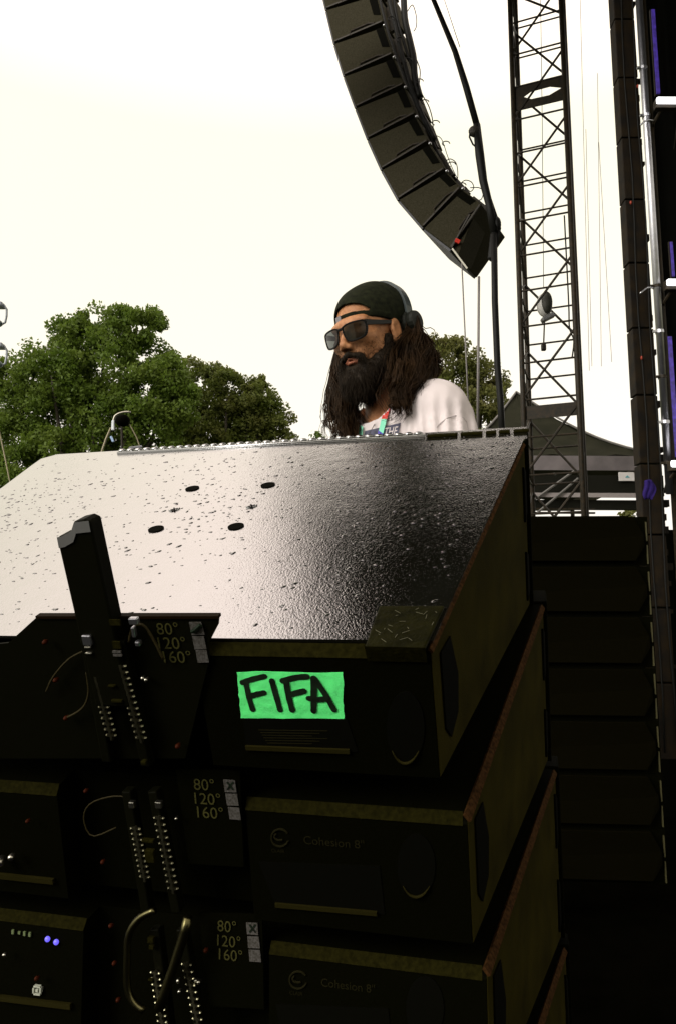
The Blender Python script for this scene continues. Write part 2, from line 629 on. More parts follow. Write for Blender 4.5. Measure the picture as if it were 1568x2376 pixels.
# rear corner caps
for s in (1, -1):
    q = [top_pt(0, x, y, 0.0036) for x, y in ((880, 1412), (1058, 1412), (1018, 1512), (846, 1508))]
    q = [Vector((s * min(p.x, hw(p.y) - 0.001), p.y, p.z)) for p in q]
    mb = MB()
    upv = Vector((0, -TAN, 1)) * 0.004
    mb.prism(q, upv)
    cap = mb.build('corner_cap', mat('scratched_cap', (0.004, 0.004, 0.0008), 0.55, spec=0.02, noise=(60, (0.010, 0.0095, 0.002), 0.2), bump=(260, 0.0008)), S0, local=True, bevel=0.002)
    if s > 0:
        sc = MB()
        rr = random.Random(3)
        for k in range(20):
            u, v = rr.uniform(.1, .95), rr.uniform(.08, .9)
            p = (q[0].lerp(q[1], u)).lerp(q[3].lerp(q[2], u), v) + upv * 1.12
            a = rr.choice((0.3, 0.5, 2.4, 2.2, 1.4)) + rr.uniform(-.3, .3)
            dv = Vector((math.cos(a), math.sin(a), TAN * math.sin(a))) * rr.uniform(.001, .0042)
            sc.bar(p - dv, p + dv, 0.00035, 0.0003, (dv.y, -dv.x, 0))
        sc.build('scratches', mat('bare_scratch', (0.09, 0.085, 0.05), 0.5), cap, local=True)
        fc = MB()
        a, b = q[3], q[2]
        fc.add([(a.x, -D / 2 - 0.003, zt(-D / 2) - 0.012), (b.x, -D / 2 - 0.003, zt(-D / 2) - 0.012), (b.x, b.y - 0.001, b.z + 0.0042), (a.x, a.y - 0.001, a.z + 0.0042)], [(0, 1, 2, 3)])
        fc.build('cap_lip', OLIVE, cap, local=True)

# water droplets: beads of rain lying on the wet top
dv, df = [], []
rr = random.Random(11)
NS = 7
cent = [(rr.uniform(-.42, .42), rr.uniform(-.25, .3)) for _ in range(38)]
for k in range(1900):
    if rr.random() < 0.55:
        c = rr.choice(cent)
        x, y = c[0] + rr.gauss(0, .05), c[1] + rr.gauss(0, .045)
    else:
        x, y = rr.uniform(-.44, .44), rr.uniform(-.27, .32)
    if abs(x) > hw(min(y, D / 2)) - 0.012 or not (-.265 < y < .335):
        continue
    if rr.random() < 0.35 and y < -0.1:
        continue
    r = 0.0007 + 0.0016 * rr.random() ** 3
    ex = rr.uniform(1.0, 2.4)
    an = rr.gauss(0.35, .5)
    b0 = len(dv)
    for ring, (rs, hz) in enumerate(((1.0, 0.0), (0.72, 0.30))):
        for j in range(NS):
            a = 2 * math.pi * j / NS
            lx, ly = math.cos(a) * r * ex * rs, math.sin(a) * r * rs
            qx, qy = x + lx * math.cos(an) - ly * math.sin(an), y + lx * math.sin(an) + ly * math.cos(an)
            dv.append((qx, qy, zt(qy) + 0.0036 + hz * r))
    dv.append((x, y, zt(y) + 0.0036 + 0.42 * r))
    for j in range(NS):
        df.append((b0 + j, b0 + (j + 1) % NS, b0 + NS + (j + 1) % NS, b0 + NS + j))
        df.append((b0 + NS + j, b0 + NS + (j + 1) % NS, b0 + 2 * NS))
me = bpy.data.meshes.new('rain_droplets')
me.from_pydata(dv, [], df)
dm = mat('water_bead', (0.006, 0.006, 0.005), 0.03, spec=0.6, ior=1.6, coat=1.0)
tag(link('rain_droplets', me, dm, S0, local=True, smooth=True), kind='stuff')

# ---- rigging plate and arm on the top cabinet
pl = MB()
poly = [rear_pt(0, x, y, 0.004) for x, y in ((-60, 1500), (20, 1492), (86, 1432), (508, 1432), (506, 1450), (480, 1500), (486, 1530), (430, 1760), (-10, 1760))]
pl.prism(poly, (0, 0.003, 0))
plate = pl.build('rigging_plate', STEEL, S0, local=True)
fl = MB()
a, b = rear_pt(0, 86, 1431, 0.004), rear_pt(0, 508, 1431, 0.004)
fl.bar(a + Vector((0, 0.002, 0)), b + Vector((0, 0.002, 0)), 0.008, 0.003, (0, 1, 0))
fl.build('plate_flange', mat('flange_paint', (0.008, 0.004, 0.001), 0.6, spec=0.03), plate, local=True)
# arm
ar = MB()
b0 = rear_pt(0, 262, 1640, 0.02)
b1 = rear_pt(0, 172, 1236, 0.02)
ax = (b1 - b0).normalized()
wid = 0.040
th = 0.020
sx_ = Vector((1, 0, 0))
sd = (sx_ - ax * ax.dot(sx_)).normalized()
L = (b1 - b0).length
# outline in (s along width, t along arm), hooked tip
outl = [(-wid / 2, 0), (wid / 2, 0), (wid / 2, L + 0.010), (wid / 2 - 0.006, L + 0.013), (0.002, L + 0.011), (-0.003, L + 0.002), (-0.012, L - 0.002), (-wid / 2 + 0.002, L - 0.003), (-wid / 2, L - 0.008)]
ar.prism([b0 + sd * s + ax * t for s, t in outl], (0, th, 0))
arm = ar.build('link_arm', STEEL, S0, local=True, bevel=0.002)
# light caught on the hooked tip: painted pale on the bare metal faces
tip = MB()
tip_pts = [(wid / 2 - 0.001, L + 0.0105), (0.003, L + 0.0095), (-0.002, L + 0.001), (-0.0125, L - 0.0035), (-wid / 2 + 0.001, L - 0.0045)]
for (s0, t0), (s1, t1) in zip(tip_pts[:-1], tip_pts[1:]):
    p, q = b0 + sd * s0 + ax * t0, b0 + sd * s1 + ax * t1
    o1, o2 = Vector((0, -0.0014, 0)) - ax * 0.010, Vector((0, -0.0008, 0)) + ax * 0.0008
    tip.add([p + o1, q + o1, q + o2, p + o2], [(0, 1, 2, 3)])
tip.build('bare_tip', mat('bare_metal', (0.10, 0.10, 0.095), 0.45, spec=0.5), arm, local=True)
for x, y, wpx, hpx, mm in ((268, 1444, 28, 14, OLIVE), (272, 1496, 20, 18, OLIVE), (272, 1512, 22, 5, BOXP), (274, 1520, 22, 5, BOXP)):
    MB().box(rear_pt(0, x, y, 0.0225), (wpx * .00042, 0.002, hpx * .00042)).build('arm_marking', mm, arm, local=True)


# rails, chains, lock tabs for cabinets 0..2
def chain(i, p0, p1, n, parent):
    mb = MB()
    a, b = rear_pt(i, *p0, 0.018), rear_pt(i, *p1, 0.018)
    d = (b - a)
    for k in range(n):
        q = a + d * (k + .5) / n
        mb.box(q, (0.0085, 0.003, 0.0022))
        mb.box(q + d * (0.25 / n), (0.0026, 0.004, 0.0075))
        mb.ellip(q + Vector((0.005, 0, 0)), (0.0016, 0.002, 0.0016), 6, 4)
        mb.ellip(q - Vector((0.005, 0, 0)), (0.0016, 0.002, 0.0016), 6, 4)
    mb.build('chain', mat('chain_steel', (0.34, 0.32, 0.2), 0.32, metal=1.0), parent, local=True)


def rail(i, x0, y0, x1, y1, wpx, parent):
    a, b = rear_pt(i, x0, y0, 0.008), rear_pt(i, x1, y1, 0.008)
    return MB().bar(a, b, wpx * 0.00042, 0.014, (1, 0, 0)).build('rigging_rail', STEEL, parent, local=True, bevel=0.0015)


RIG = [dict(rails=((205, 1480, 255, 1760), (285, 1480, 345, 1770)), chains=(((222, 1566), (261, 1712), 11), ((279, 1538), (330, 1718), 13))),
       dict(rails=((300, 1830, 345, 2110), (360, 1830, 415, 2110)), chains=(((314, 1916), (338, 2040), 10), ((368, 1890), (404, 2068), 12))),
       dict(rails=((365, 2150, 395, 2400), (425, 2150, 470, 2400)), chains=(((360, 2250), (385, 2420), 12), ((432, 2230), (470, 2420), 12)))]
for i, rg in enumerate(RIG):
    for x0_, y0_, x1_, y1_ in rg['rails']:
        rail(i, x0_, y0_, x1_, y1_, 26, spk[i])
    for p0, p1, n in rg['chains']:
        chain(i, p0, p1, n, spk[i])
# lock tabs (bright)
def tab(i, px, py, wpx, hpx, m, name='lock_tab', off=0.02):
    return MB().box(rear_pt(i, px, py, off), (wpx * .00042, 0.006, hpx * .00042)).build(name, m, spk[i], local=True, bevel=0.001)
for a in ((205, 1484, 24, 26, ALU), (207, 1500, 18, 6, CHROME), (209, 1514, 18, 6, CHROME), (322, 1492, 12, 12, ALU), (312, 1465, 8, 26, ALU), (312, 1440, 22, 16, ALU)):
    tab(0, *a)
for a in ((308, 1866, 16, 18, CHROME), (370, 1866, 18, 18, CHROME), (345, 1950, 34, 8, OLIVE), (350, 1985, 26, 34, OLIVE)):
    tab(1, *a)
for a in ((262, 1590, 20, 6, OLIVE), (274, 1625, 30, 8, OLIVE), (336, 1768, 14, 10, OLIVE)):
    tab(0, *a)
for a in ((352, 2180, 18, 16, OLIVE), (354, 2196, 14, 12, OLIVE), (352, 2272, 14, 5, OLIVE)):
    tab(2, *a)
# ball-lock pins with small glints, crimps, lanyards
def pin(i, px, py, r, m, off=0.012):
    mb = MB()
    c = rear_pt(i, px, py, off)
    mb.ellip(c, (r, r * 1.4, r), 10, 6)
    mb.tube([c, c + Vector((0, 0.004, 0))], r * 0.6, 8)
    return mb.build('pin', m, spk[i], local=True, smooth=True)
for px, py in ((332, 1573), (340, 1577)):
    pin(0, px, py, 0.0022, CHROME)
for px, py in ((105, 1490), (130, 1578), (154, 1666), (413, 1731)):
    pin(0, px, py, 0.0026, BRASS)
for px, py in ((200, 1835), (239, 2000), (65, 1905)):
    pin(1, px, py, 0.0024, BRASS)
pin(1, 410, 1899, 0.0018, CHROME)
pin(1, 28, 1988, 0.004, CHROME)
pin(1, 2, 1998, 0.006, CHROME)
for px, py in ((258, 2148), (266, 2235), (86, 2270), (275, 2320), (478, 2205)):
    pin(2, px, py, 0.0026, BRASS)
for px, py in ((455, 2275), (462, 2278), (415, 2275), (12, 2215), (418, 2300)):
    pin(2, px, py, 0.0026, CHROME)
def lanyard(i, pts, r, m, off=0.012):
    MB().tube([rear_pt(i, x, y, off) for x, y in [(p.x, p.y) for p in catmull([(a, b, 0) for a, b in pts], 18)]], r, 6).build('lanyard', m, spk[i], local=True, smooth=True)
WIRE = mat('steel_wire', (0.022, 0.017, 0.005), 0.6, spec=0.1)
lanyard(0, ((196, 1510), (160, 1530), (125, 1570), (108, 1605)), 0.0011, WIRE)
lanyard(0, ((202, 1560), (206, 1610), (190, 1645), (150, 1668)), 0.0013, WIRE)
lanyard(0, ((300, 1490), (310, 1455), (335, 1452), (360, 1490), (380, 1530)), 0.0016, WIRE)
lanyard(1, ((300, 1850), (260, 1848), (210, 1865), (195, 1900), (215, 1940), (270, 1920)), 0.0009, WIRE)
# steel carabiner hanging on the third cabinet
cb = MB()
lp = [(p.x, p.y) for p in catmull([(360, 2112, 0), (325, 2130, 0), (300, 2168, 0), (296, 2220, 0), (296, 2290, 0), (310, 2325, 0), (335, 2345, 0)], 22)]
cb.tube([rear_pt(2, x, y, 0.03) for x, y in lp], 0.0042, 8)
lp = [(437, 2128), (430, 2160), (405, 2240), (380, 2310), (370, 2340)]
cb.tube([rear_pt(2, x, y, 0.034) for x, y in lp], 0.0055, 8)
cb.build('carabiner', mat('dull_steel', (0.10, 0.09, 0.04), 0.3, metal=1.0), spk[2], local=True, smooth=True)
# labels with the coverage angles and tick boxes
LBL = [dict(rows=(('80°', 365, 1472, 27), ('120°', 362, 1505, 27), ('160°', 374, 1537, 27)),
            boxes=(((440, 1443), (468, 1443), (476, 1472), (446, 1473)), ((447, 1476), (474, 1476), (480, 1505), (453, 1506)), ((455, 1508), (480, 1508), (486, 1536), (460, 1537)))),
       dict(rows=(('80°', 450, 1832, 26), ('120°', 446, 1864, 26), ('160°', 452, 1896, 26)),
            boxes=(((519, 1808), (546, 1810), (550, 1838), (523, 1837)), ((524, 1841), (551, 1842), (555, 1869), (528, 1868)), ((530, 1872), (556, 1874), (560, 1902), (534, 1900)))),
       dict(rows=(('80°', 504, 2160, 26), ('120°', 498, 2193, 26), ('160°', 502, 2225, 26)),
            boxes=(((572, 2140), (598, 2141), (600, 2169), (574, 2167)), ((575, 2172), (601, 2173), (604, 2200), (577, 2199)), ((578, 2203), (604, 2204), (607, 2232), (580, 2230))))]
for i, lb in enumerate(LBL):
    if i:
        q = [rear_pt(i, x, y, 0.004) for x, y in ((lb['boxes'][0][0][0] - 110, lb['boxes'][0][0][1] - 22), (lb['boxes'][0][1][0] + 10, lb['boxes'][0][1][1] - 20), (lb['boxes'][2][2][0] + 6, lb['boxes'][2][2][1] + 110), (lb['boxes'][2][3][0] - 96, lb['boxes'][2][3][1] + 104))]
        lab = MB().prism(q, (0, 0.003, 0)).build('angle_plate', BLACK, spk[i], local=True)
    else:
        lab = plate
    plate_text(lab, i, lb['rows'], lb['boxes'], PRINT)
    bx0 = lb['boxes'][0]
    mk = MB()
    cxx, cyy = sum(p[0] for p in bx0) / 4, sum(p[1] for p in bx0) / 4
    if i == 0:
        mk.tube([rear_pt(i, x, y, 0.0072) for x, y in ((445, 1466), (455, 1461), (466, 1450))], [0.0018, 0.0030, 0.0020], 6)
    else:
        for dx, dy in ((7, 9), (-7, 9)):
            mk.bar(rear_pt(i, cxx - dx, cyy - dy, 0.0066), rear_pt(i, cxx + dx, cyy + dy, 0.0066), 0.0018, 0.0005, (1, 0, 0.3))
    mk.build('tick_mark', INK, lab, local=True)
# round emblem and model lettering on the second and third cabinets
for i, (ex_, ey_, tx, ty, hp) in {1: (650, 1944, 704, 1958, 19), 2: (692, 2274, 744, 2288, 19)}.items():
    mb = MB()
    for k in range(2):
        rad = (20, 13)[k]
        pts = [rear_pt(i, ex_ + rad * math.cos(a), ey_ - k * 3 + rad * (1 - .35 * k) * math.sin(a), 0.0012) for a in [math.pi * (0.1 + k * 0.25) + 2 * math.pi * j / 24 * (0.86 - .4 * k) for j in range(25)]]
        mb.tube(pts, 0.0011, 5)
    vs, fs = text_mesh('CLAIR', 0.0055)
    a = rear_pt(i, ex_ - 20, ey_ + 33, 0.0008)
    mb.add([(a.x + v.x, a.y, a.z + v.y) for v in vs], fs)
    a, b = rear_pt(i, tx, ty, 0.0008), rear_pt(i, tx, ty - hp, 0.0008)
    vs, fs = text_mesh('Cohesion 8"', (b.z - a.z) / .7)
    mb.add([(a.x + v.x, a.y, a.z + v.y) for v in vs], fs)
    mb.build('model_lettering', PRINTDIM, spk[i], local=True)
# info plates and handle pockets on the right-hand rear blocks
INFO = [((562, 1655), (800, 1655), (830, 1745), (572, 1735), (700, 1690)), ((600, 2000), (880, 2010), (892, 2122), (640, 2100), None), ((640, 2330), (900, 2340), (910, 2450), (660, 2440), None)]
for i, q in enumerate(INFO):
    pts = [rear_pt(i, x, y, 0.001) for x, y in q[:4]]
    pp = MB().prism(pts, (0, 0.0015, 0)).build('info_plate', DARK, spk[i], local=True)
    MB().bar(pts[3] + Vector((0, -0.001, 0.001)), pts[2] + Vector((-0.008, -0.001, 0.001)), 0.0045, 0.003, (0, 0, 1)).build('plate_ledge', mat('dim_ledge', (0.014, 0.012, 0.0025), 0.7, spec=0.02), pp, local=True)
    if i == 0:
        tx = MB()
        for k in range(6):
            a, b = rear_pt(0, 600 + 4 * k, 1694 + 6 * k, 0.0013), rear_pt(0, 760 - 3 * (k % 3) * 6, 1696 + 6 * k, 0.0013)
            tx.bar(a, b, 0.0009, 0.0003, (0, 0, 1))
        tx.build('small_print', PRINTDIM, pp, local=True)
    hx, hy = ((940, 1690), (965, 2010), (985, 2340))[i]
    hp = MB()
    ring = [rear_pt(i, hx + 44 * math.cos(a), hy + (85 if i == 0 else 75) * math.sin(a), 0.0012) for a in [2 * math.pi * k / 24 for k in range(24)]]
    hp.prism(ring, (0, 0.0015, 0))
    hpo = hp.build('handle_pocket', DARK, spk[i], local=True)
    MB().tube([rear_pt(i, hx + 40 * math.cos(a), hy + (82 if i == 0 else 72) * math.sin(a), 0.003) for a in [math.pi * (0.22 + 0.56 * k / 10) for k in range(11)]], [0.0004 + 0.0013 * math.sin(math.pi * k / 10) for k in range(11)], 6).build('pocket_rim', mat('dim_ledge', (0.014, 0.012, 0.0025), 0.7, spec=0.02), hpo, local=True, smooth=True)  # crescent highlight of the pocket, put in as a pale strip
# connector panel on the third cabinet, left rear block
for px, py in ((111, 2179), (131, 2186)):
    MB().ellip(rear_pt(2, px, py, 0.002), (0.0033, 0.003, 0.0033), 10, 6).build('indicator_light', mat('blue_led', (0.1, 0.1, 0.5), 0.3, emit=((0.16, 0.12, 1.0), 0.8)), spk[2], local=True, smooth=True)
sq = MB()
for dx, dy, ww, hh in ((0, -9, 20, 4), (0, 9, 20, 4), (-8, 0, 4, 14), (8, 0, 4, 14), (0, 0, 7, 7)):
    sq.box(rear_pt(2, 88 + dx, 2297 + dy, 0.003), (ww * .00042, 0.004, hh * .00042))
sq.build('connector', mat('pale_connector', (0.4, 0.42, 0.34), 0.5), spk[2], local=True)
tk = MB()
for k, px in enumerate((31, 46, 58, 70)):
    tk.box(rear_pt(2, px, 2162 + k * 2, 0.002), (0.003, 0.002, 0.0048 if k != 1 else 0.003))
tk.build('panel_marks', mat('green_mark', (0.10, 0.13, 0.05), 0.6), spk[2], local=True)
for i, (a, b) in {1: ((0, 2032), (125, 2045)), 2: ((0, 2315), (165, 2335))}.items():
    MB().bar(rear_pt(i, *a, 0.003), rear_pt(i, *b, 0.003), 0.006, 0.004, (0, 0, 1)).build('panel_ledge', mat('dim_ledge', (0.014, 0.012, 0.0025), 0.7, spec=0.02), spk[i], local=True)

# green tape with hand-drawn letters
tape = MB()
rt_ = random.Random(2)
ed = [(550 + 245 * k / 12, 1560 - 1.5 * math.sin(k * .5) + rt_.uniform(-.6, .6)) for k in range(13)]
ed += [(795 + 3 * k / 14 + rt_.uniform(-1.6, 1.6), 1560 + 108 * k / 14) for k in range(1, 14)]
ed += [(798 - 239 * k / 12, 1668 - 2 * k / 12 + rt_.uniform(-.6, .6)) for k in range(13)]
ed += [(559 - 9 * k / 14 + rt_.uniform(-1.4, 1.4), 1666 - 106 * k / 14) for k in range(1, 14)]
q = [rear_pt(0, x, y, 0.0012) for x, y in ed]
tape.prism(q, (0, 0.0006, 0))
tp_o = tape.build('tape_label', TAPE, S0, local=True)
ink = MB()
Z7 = lambda x, y: ((480 + x / 1.7818) * .9899, (1360 + y / 1.7818) * .9899)
STR = [[(158, 428), (200, 414), (250, 402)], [(172, 425), (186, 490), (201, 540)], [(190, 484), (220, 476), (248, 470)],
       [(281, 420), (298, 480), (315, 541)],
       [(325, 420), (380, 406), (428, 402)], [(340, 415), (350, 480), (366, 542)], [(352, 478), (390, 468), (415, 462)],
       [(455, 408), (456, 480), (455, 545)], [(456, 408), (500, 470), (540, 540)], [(435, 492), (470, 497), (505, 494)]]
for st in STR:
    pts = catmull([rear_pt(0, *Z7(x, y), 0.0016) for x, y in st], 9)
    wv = [0.0062 * (0.92 + 0.12 * random.random()) for _ in pts]
    vs, fs = [], []
    # flat brush stroke with round ends
    path = [(p.x, p.z) for p in pts]
    left, right = [], []
    for j, p in enumerate(path):
        a, b = path[max(j - 1, 0)], path[min(j + 1, len(path) - 1)]
        dx, dz = b[0] - a[0], b[1] - a[1]
        l_ = math.hypot(dx, dz)
        nx, nz = -dz / l_, dx / l_
        hwid = wv[j] * 0.5
        left.append((p[0] + nx * hwid, p[1] + nz * hwid))
        right.append((p[0] - nx * hwid, p[1] - nz * hwid))
    def endcap(p, d0):
        return [(p[0] + math.cos(d0 + a) * 0.003, p[1] + math.sin(d0 + a) * 0.003) for a in (-.8, 0, .8)]
    d_end = math.atan2(path[-1][1] - path[-2][1], path[-1][0] - path[-2][0])
    d_beg = math.atan2(path[0][1] - path[1][1], path[0][0] - path[1][0])
    loop = left + list(reversed(endcap(path[-1], d_end))) + list(reversed(right)) + list(reversed(endcap(path[0], d_beg)))
    off = 0.0016 + 0.00008 * STR.index(st)
    ink.add([(x, -D / 2 - off, z) for x, z in loop], [tuple(range(len(loop)))])
ink.build('lettering', INK, tp_o, local=True)

# subwoofer the stack stands on
bz = (BM[3] @ Vector((0, 0, -HF / 2))).z
sub_c = BM[3] @ Vector((0, 0, 0))
RZ = Matrix(((WV.x, HV.x, 0), (WV.y, HV.y, 0), (0, 0, 1)))
zb_top = min((BM[3] @ Vector((0, y, -zt(y)))).z for y in (-D / 2, D / 2)) - 0.004
sb = thing('subwoofer', 'large black subwoofer cabinet on the deck under the near speaker stack', 'speaker', (sub_c.x, sub_c.y, 0))
MB().box((sub_c.x, sub_c.y, zb_top / 2), (1.0, 0.75, zb_top), RZ.to_4x4()).build('cabinet', BLACK, sb, bevel=0.01)
MB().box(Vector((sub_c.x, sub_c.y, zb_top / 2)) + HV * 0.385, (0.92, 0.02, zb_top - 0.08), RZ.to_4x4()).build('grille', DARK, sb)

# ------------------------------------------------------------------ stage roof over the stage (above and to the right of the frame)
rf = thing('stage_roof', 'dark stage roof canopy high above the stage, outside the frame', 'roof', (4, 1, HC + 8))
RX0, RX1, RY0, RY1, RZ0 = -1.85, 9.5, -5.0, 8.1, HC + 8.0
ROOFM = mat('roof_skin', (0.004, 0.004, 0.003), 0.9, spec=0.03)
MB().box(((RX0 + RX1) / 2, (RY0 + RY1) / 2, RZ0 + 0.2), (RX1 - RX0, RY1 - RY0, 0.3)).build('canopy', ROOFM, rf)
for k in range(5):
    yy = RY0 + 0.6 + k * (RY1 - RY0 - 1.2) / 4
    MB().box(((RX0 + RX1) / 2, yy, RZ0 - 0.12), (RX1 - RX0 - 0.1, 0.25, 0.3)).build('beam', ROOFM, rf)
for x in (RX0 + 9.9, ):
    for y in (RY0 + 0.4, RY1 - 0.4):
        MB().box((x, y, RZ0 / 2), (0.4, 0.4, RZ0)).build('roof_leg', TRUSSBLK, rf)

# unseen wall added behind the camera to keep light off the cabinet backs
bs = thing('backstage_screen', 'black scrim wall closing the stage wing behind the viewpoint', 'screen', (0, -1.9, 0))
MB().box((0.2, -1.9, 1.1), (6.4, 0.04, 2.16)).build('scrim', mat('scrim', (0.006, 0.006, 0.005), 0.9, spec=0.03), bs)
for x in (-2.9, 0.2, 3.3):
    MB().tube([(x, -1.96, 0), (x, -1.96, 2.3)], 0.025, 8).build('scrim_post', TRUSSBLK, bs)

# ------------------------------------------------------------------ second speaker stack, facing the lens, right
SY = 3.95
hB = 0.272
tlz = at(1380, 1196, SY).z
xr_ = at(1512, 1300, SY).x
GRM = mat('grille_cloth', (0.0014, 0.0012, 0.0004), 0.9, spec=0.008, noise=(600, (0.004, 0.0034, 0.001), 0.15), bump=(900, 0.0006))
names2 = ['topmost', 'second from top', 'third from top', 'fourth from top', 'fifth from top', 'sixth from top', 'seventh from top', 'eighth from top']
nb = int(tlz / hB)
yaw2 = R(-4)
for k in range(nb):
    z1 = tlz - k * hB
    z0 = z1 - hB + 0.0015
    Wd = 0.95
    org = Vector((xr_, SY, z0))
    M2 = Matrix.Translation(org) @ Matrix.Rotation(yaw2, 4, 'Z')
    r2 = thing('monitor_speaker', 'black grille-fronted monitor speaker right of the near stack, %s of its stack' % names2[k], 'speaker', M=M2, group='monitor speakers of the far stack')
    hh = z1 - z0
    MB().hexa([(-Wd, 0.04, 0), (0, 0.04, 0), (-0.08, 0.5, 0.04), (-Wd + 0.08, 0.5, 0.04), (-Wd, 0.04, hh), (0, 0.04, hh), (-0.08, 0.5, hh - 0.04), (-Wd + 0.08, 0.5, hh - 0.04)]).build('cabinet', BLACK, r2, local=True)
    # six-sided grille with dark cut corners
    e = 0.085
    poly = [(-Wd + e, 0.0, 0.024), (-e, 0.0, 0.024), (-0.03, 0.012, hh * .5 - 0.03), (-0.03, 0.012, hh * .5 + 0.03), (-e, 0.0, hh - 0.006), (-Wd + e, 0.0, hh - 0.006), (-Wd + 0.03, 0.012, hh * .5 + 0.03), (-Wd + 0.03, 0.012, hh * .5 - 0.03)]
    MB().prism(poly, (0, 0.03, 0)).build('grille', GRM, r2, local=True, bevel=0.004)
    for (za, zb) in ((0.01, hh * .42), (hh * .5, hh - 0.03)):
        MB().box((-0.012, 0.034, (za + zb) / 2), (0.006, 0.01, zb - za)).build('edge_rail', mat('rail_edge', (0.05, 0.045, 0.018), 0.5, spec=0.3), r2, local=True)
    if k == 0:
        MB().box((-Wd / 2, 0.25, hh + 0.003), (Wd - 0.2, 0.42, 0.005)).build('top_panel', BLACK, r2, local=True)

ww = MB().box((3.4, 6.25, (HC + 0.78 + GZ) / 2), (4.6, 0.1, HC + 0.78 - GZ))
tag(ww.build('wing_wall', mat('wing_black', (0.002, 0.002, 0.001), 0.9, spec=0.01)), 'low black stage wing wall behind the monitor speaker stack', 'wall')

# ------------------------------------------------------------------ LED wall seen edge-on, with scaffold tube
LY = 5.6
xl = at(1484, 1085, LY).x
wz1 = HC + 6.8
lw = thing('led_wall', 'tall black LED wall seen edge-on beside the silver scaffold tube', 'LED wall', (xl, LY, 0))
LEDM = mat('led_frame', (0.006, 0.005, 0.004), 0.6, spec=0.1, noise=(9, (0.016, 0.010, 0.004), 0.15))
wd = 0.17
nP = 14
for k in range(nP):
    za = 0.55 + k * (wz1 - 0.55) / nP
    zb = 0.55 + (k + 1) * (wz1 - 0.55) / nP - 0.012
    MB().box((xl + wd / 2, LY + 0.06, (za + zb) / 2), (wd, 0.12, zb - za)).build('wall_panel', LEDM, lw, bevel=0.006)
rr = random.Random(5)
br = MB()
z = 0.7
while z < wz1 - 0.1:
    w_ = rr.uniform(0.02, 0.10)
    MBz = rr.uniform(0.02, 0.06)
    br.box((xl + wd + w_ / 2 - 0.005, LY + 0.1 + rr.uniform(0, .2), z), (w_, 0.05, MBz))
    z += MBz + rr.uniform(0.02, 0.07)
tag(br.build('bracket_comb', LEDM, lw), kind='stuff')
for k, (px, py) in enumerate(((1478, 200), (1462, 470), (1487, 830))):
    MB().ellip(at(px, py, LY - 0.03), (0.008, 0.012, 0.016), 8, 6).build('red_tag', mat('red_tape', (0.3, 0.03, 0.01), 0.6), lw, smooth=True)
for k in range(2):
    x = xl + 0.06 + 0.09 * k
    MB().tube([(x + 0.01 * math.sin(j * 1.3 + k), LY - 0.004, 0.6 + j * 0.42) for j in range(17)], 0.006, 6).build('cable', CABLE, lw, smooth=True)

pipe_x = at(1521, 640, LY - 0.2).x
sc = thing('scaffold_tube', 'silver scaffold tube standing right of the LED wall edge', 'scaffold', (pipe_x, LY - 0.2, 0))
MB().tube([(pipe_x, LY - 0.2, HC + 0.95), (pipe_x, LY - 0.2, wz1)], 0.028, 14).build('tube', ALU, sc, smooth=True)
MB().tube([(pipe_x + 0.055, LY - 0.15, 0.0), (pipe_x + 0.055, LY - 0.15, wz1)], 0.024, 12).build('rear_tube', TRUSSBLK, sc, smooth=True)
for py in (160, 270, 665, 770, 875, 980, 1075):
    p = at(1520, py, LY - 0.2)
    c = MB().tube([(pipe_x, LY - 0.2, p.z - 0.012), (pipe_x, LY - 0.2, p.z + 0.012)], 0.033, 12)
    c.box((pipe_x - 0.04, LY - 0.21, p.z), (0.03, 0.02, 0.016))
    c.build('clamp', TRUSSBLK if py % 2 else ALU, sc)
for py in (280, 668):
    p = at(1515, py, LY - 0.22)
    MB().tube(catmull([p, p + Vector((-0.06, -0.02, -0.01)), p + Vector((-0.12, -0.03, -0.06))], 8), 0.007, 6).build('clamp_arm', ALU, sc, smooth=True)

# black backdrop cloth right of the tube and lit battens in front of it
bx = at(1526, 600, LY + 0.3).x
dr = MB()
nW = 60
vs, fs = [], []
for j in range(2):
    for k in range(nW):
        u = k / (nW - 1)
        vs.append((bx + u * 3.4, LY + 0.3 + 0.035 * math.sin(k * 1.7) + 0.02 * math.sin(k * 0.63), 0.02 + j * (wz1 - 0.1)))
for k in range(nW - 1):
    fs.append((k, k + 1, k + 1 + nW, k + nW))
o = dr.add(vs, fs).build('backdrop_curtain', mat('black_cloth', (0.004, 0.004, 0.003), 0.9, spec=0.02), None, smooth=True)
tag(o, 'black backdrop curtain at the right edge behind the lit battens', 'curtain')
so = o.modifiers.new('thickness', 'SOLIDIFY')
so.thickness = 0.006
VIO = mat('violet_led', (0.05, 0.03, 0.2), 0.4, emit=((0.05, 0.025, 0.28), 1.0))  # added emissive violet, stands in for LED wall light near the tube
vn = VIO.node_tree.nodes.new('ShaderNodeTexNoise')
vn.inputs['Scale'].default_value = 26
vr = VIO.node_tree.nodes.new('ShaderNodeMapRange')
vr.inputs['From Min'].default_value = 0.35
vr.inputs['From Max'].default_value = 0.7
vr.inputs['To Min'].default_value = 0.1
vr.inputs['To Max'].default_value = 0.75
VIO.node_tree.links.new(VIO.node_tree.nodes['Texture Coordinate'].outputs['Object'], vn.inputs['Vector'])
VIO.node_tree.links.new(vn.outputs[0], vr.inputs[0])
VIO.node_tree.links.new(vr.outputs[0], VIO.node_tree.nodes['Principled BSDF'].inputs['Emission Strength'])
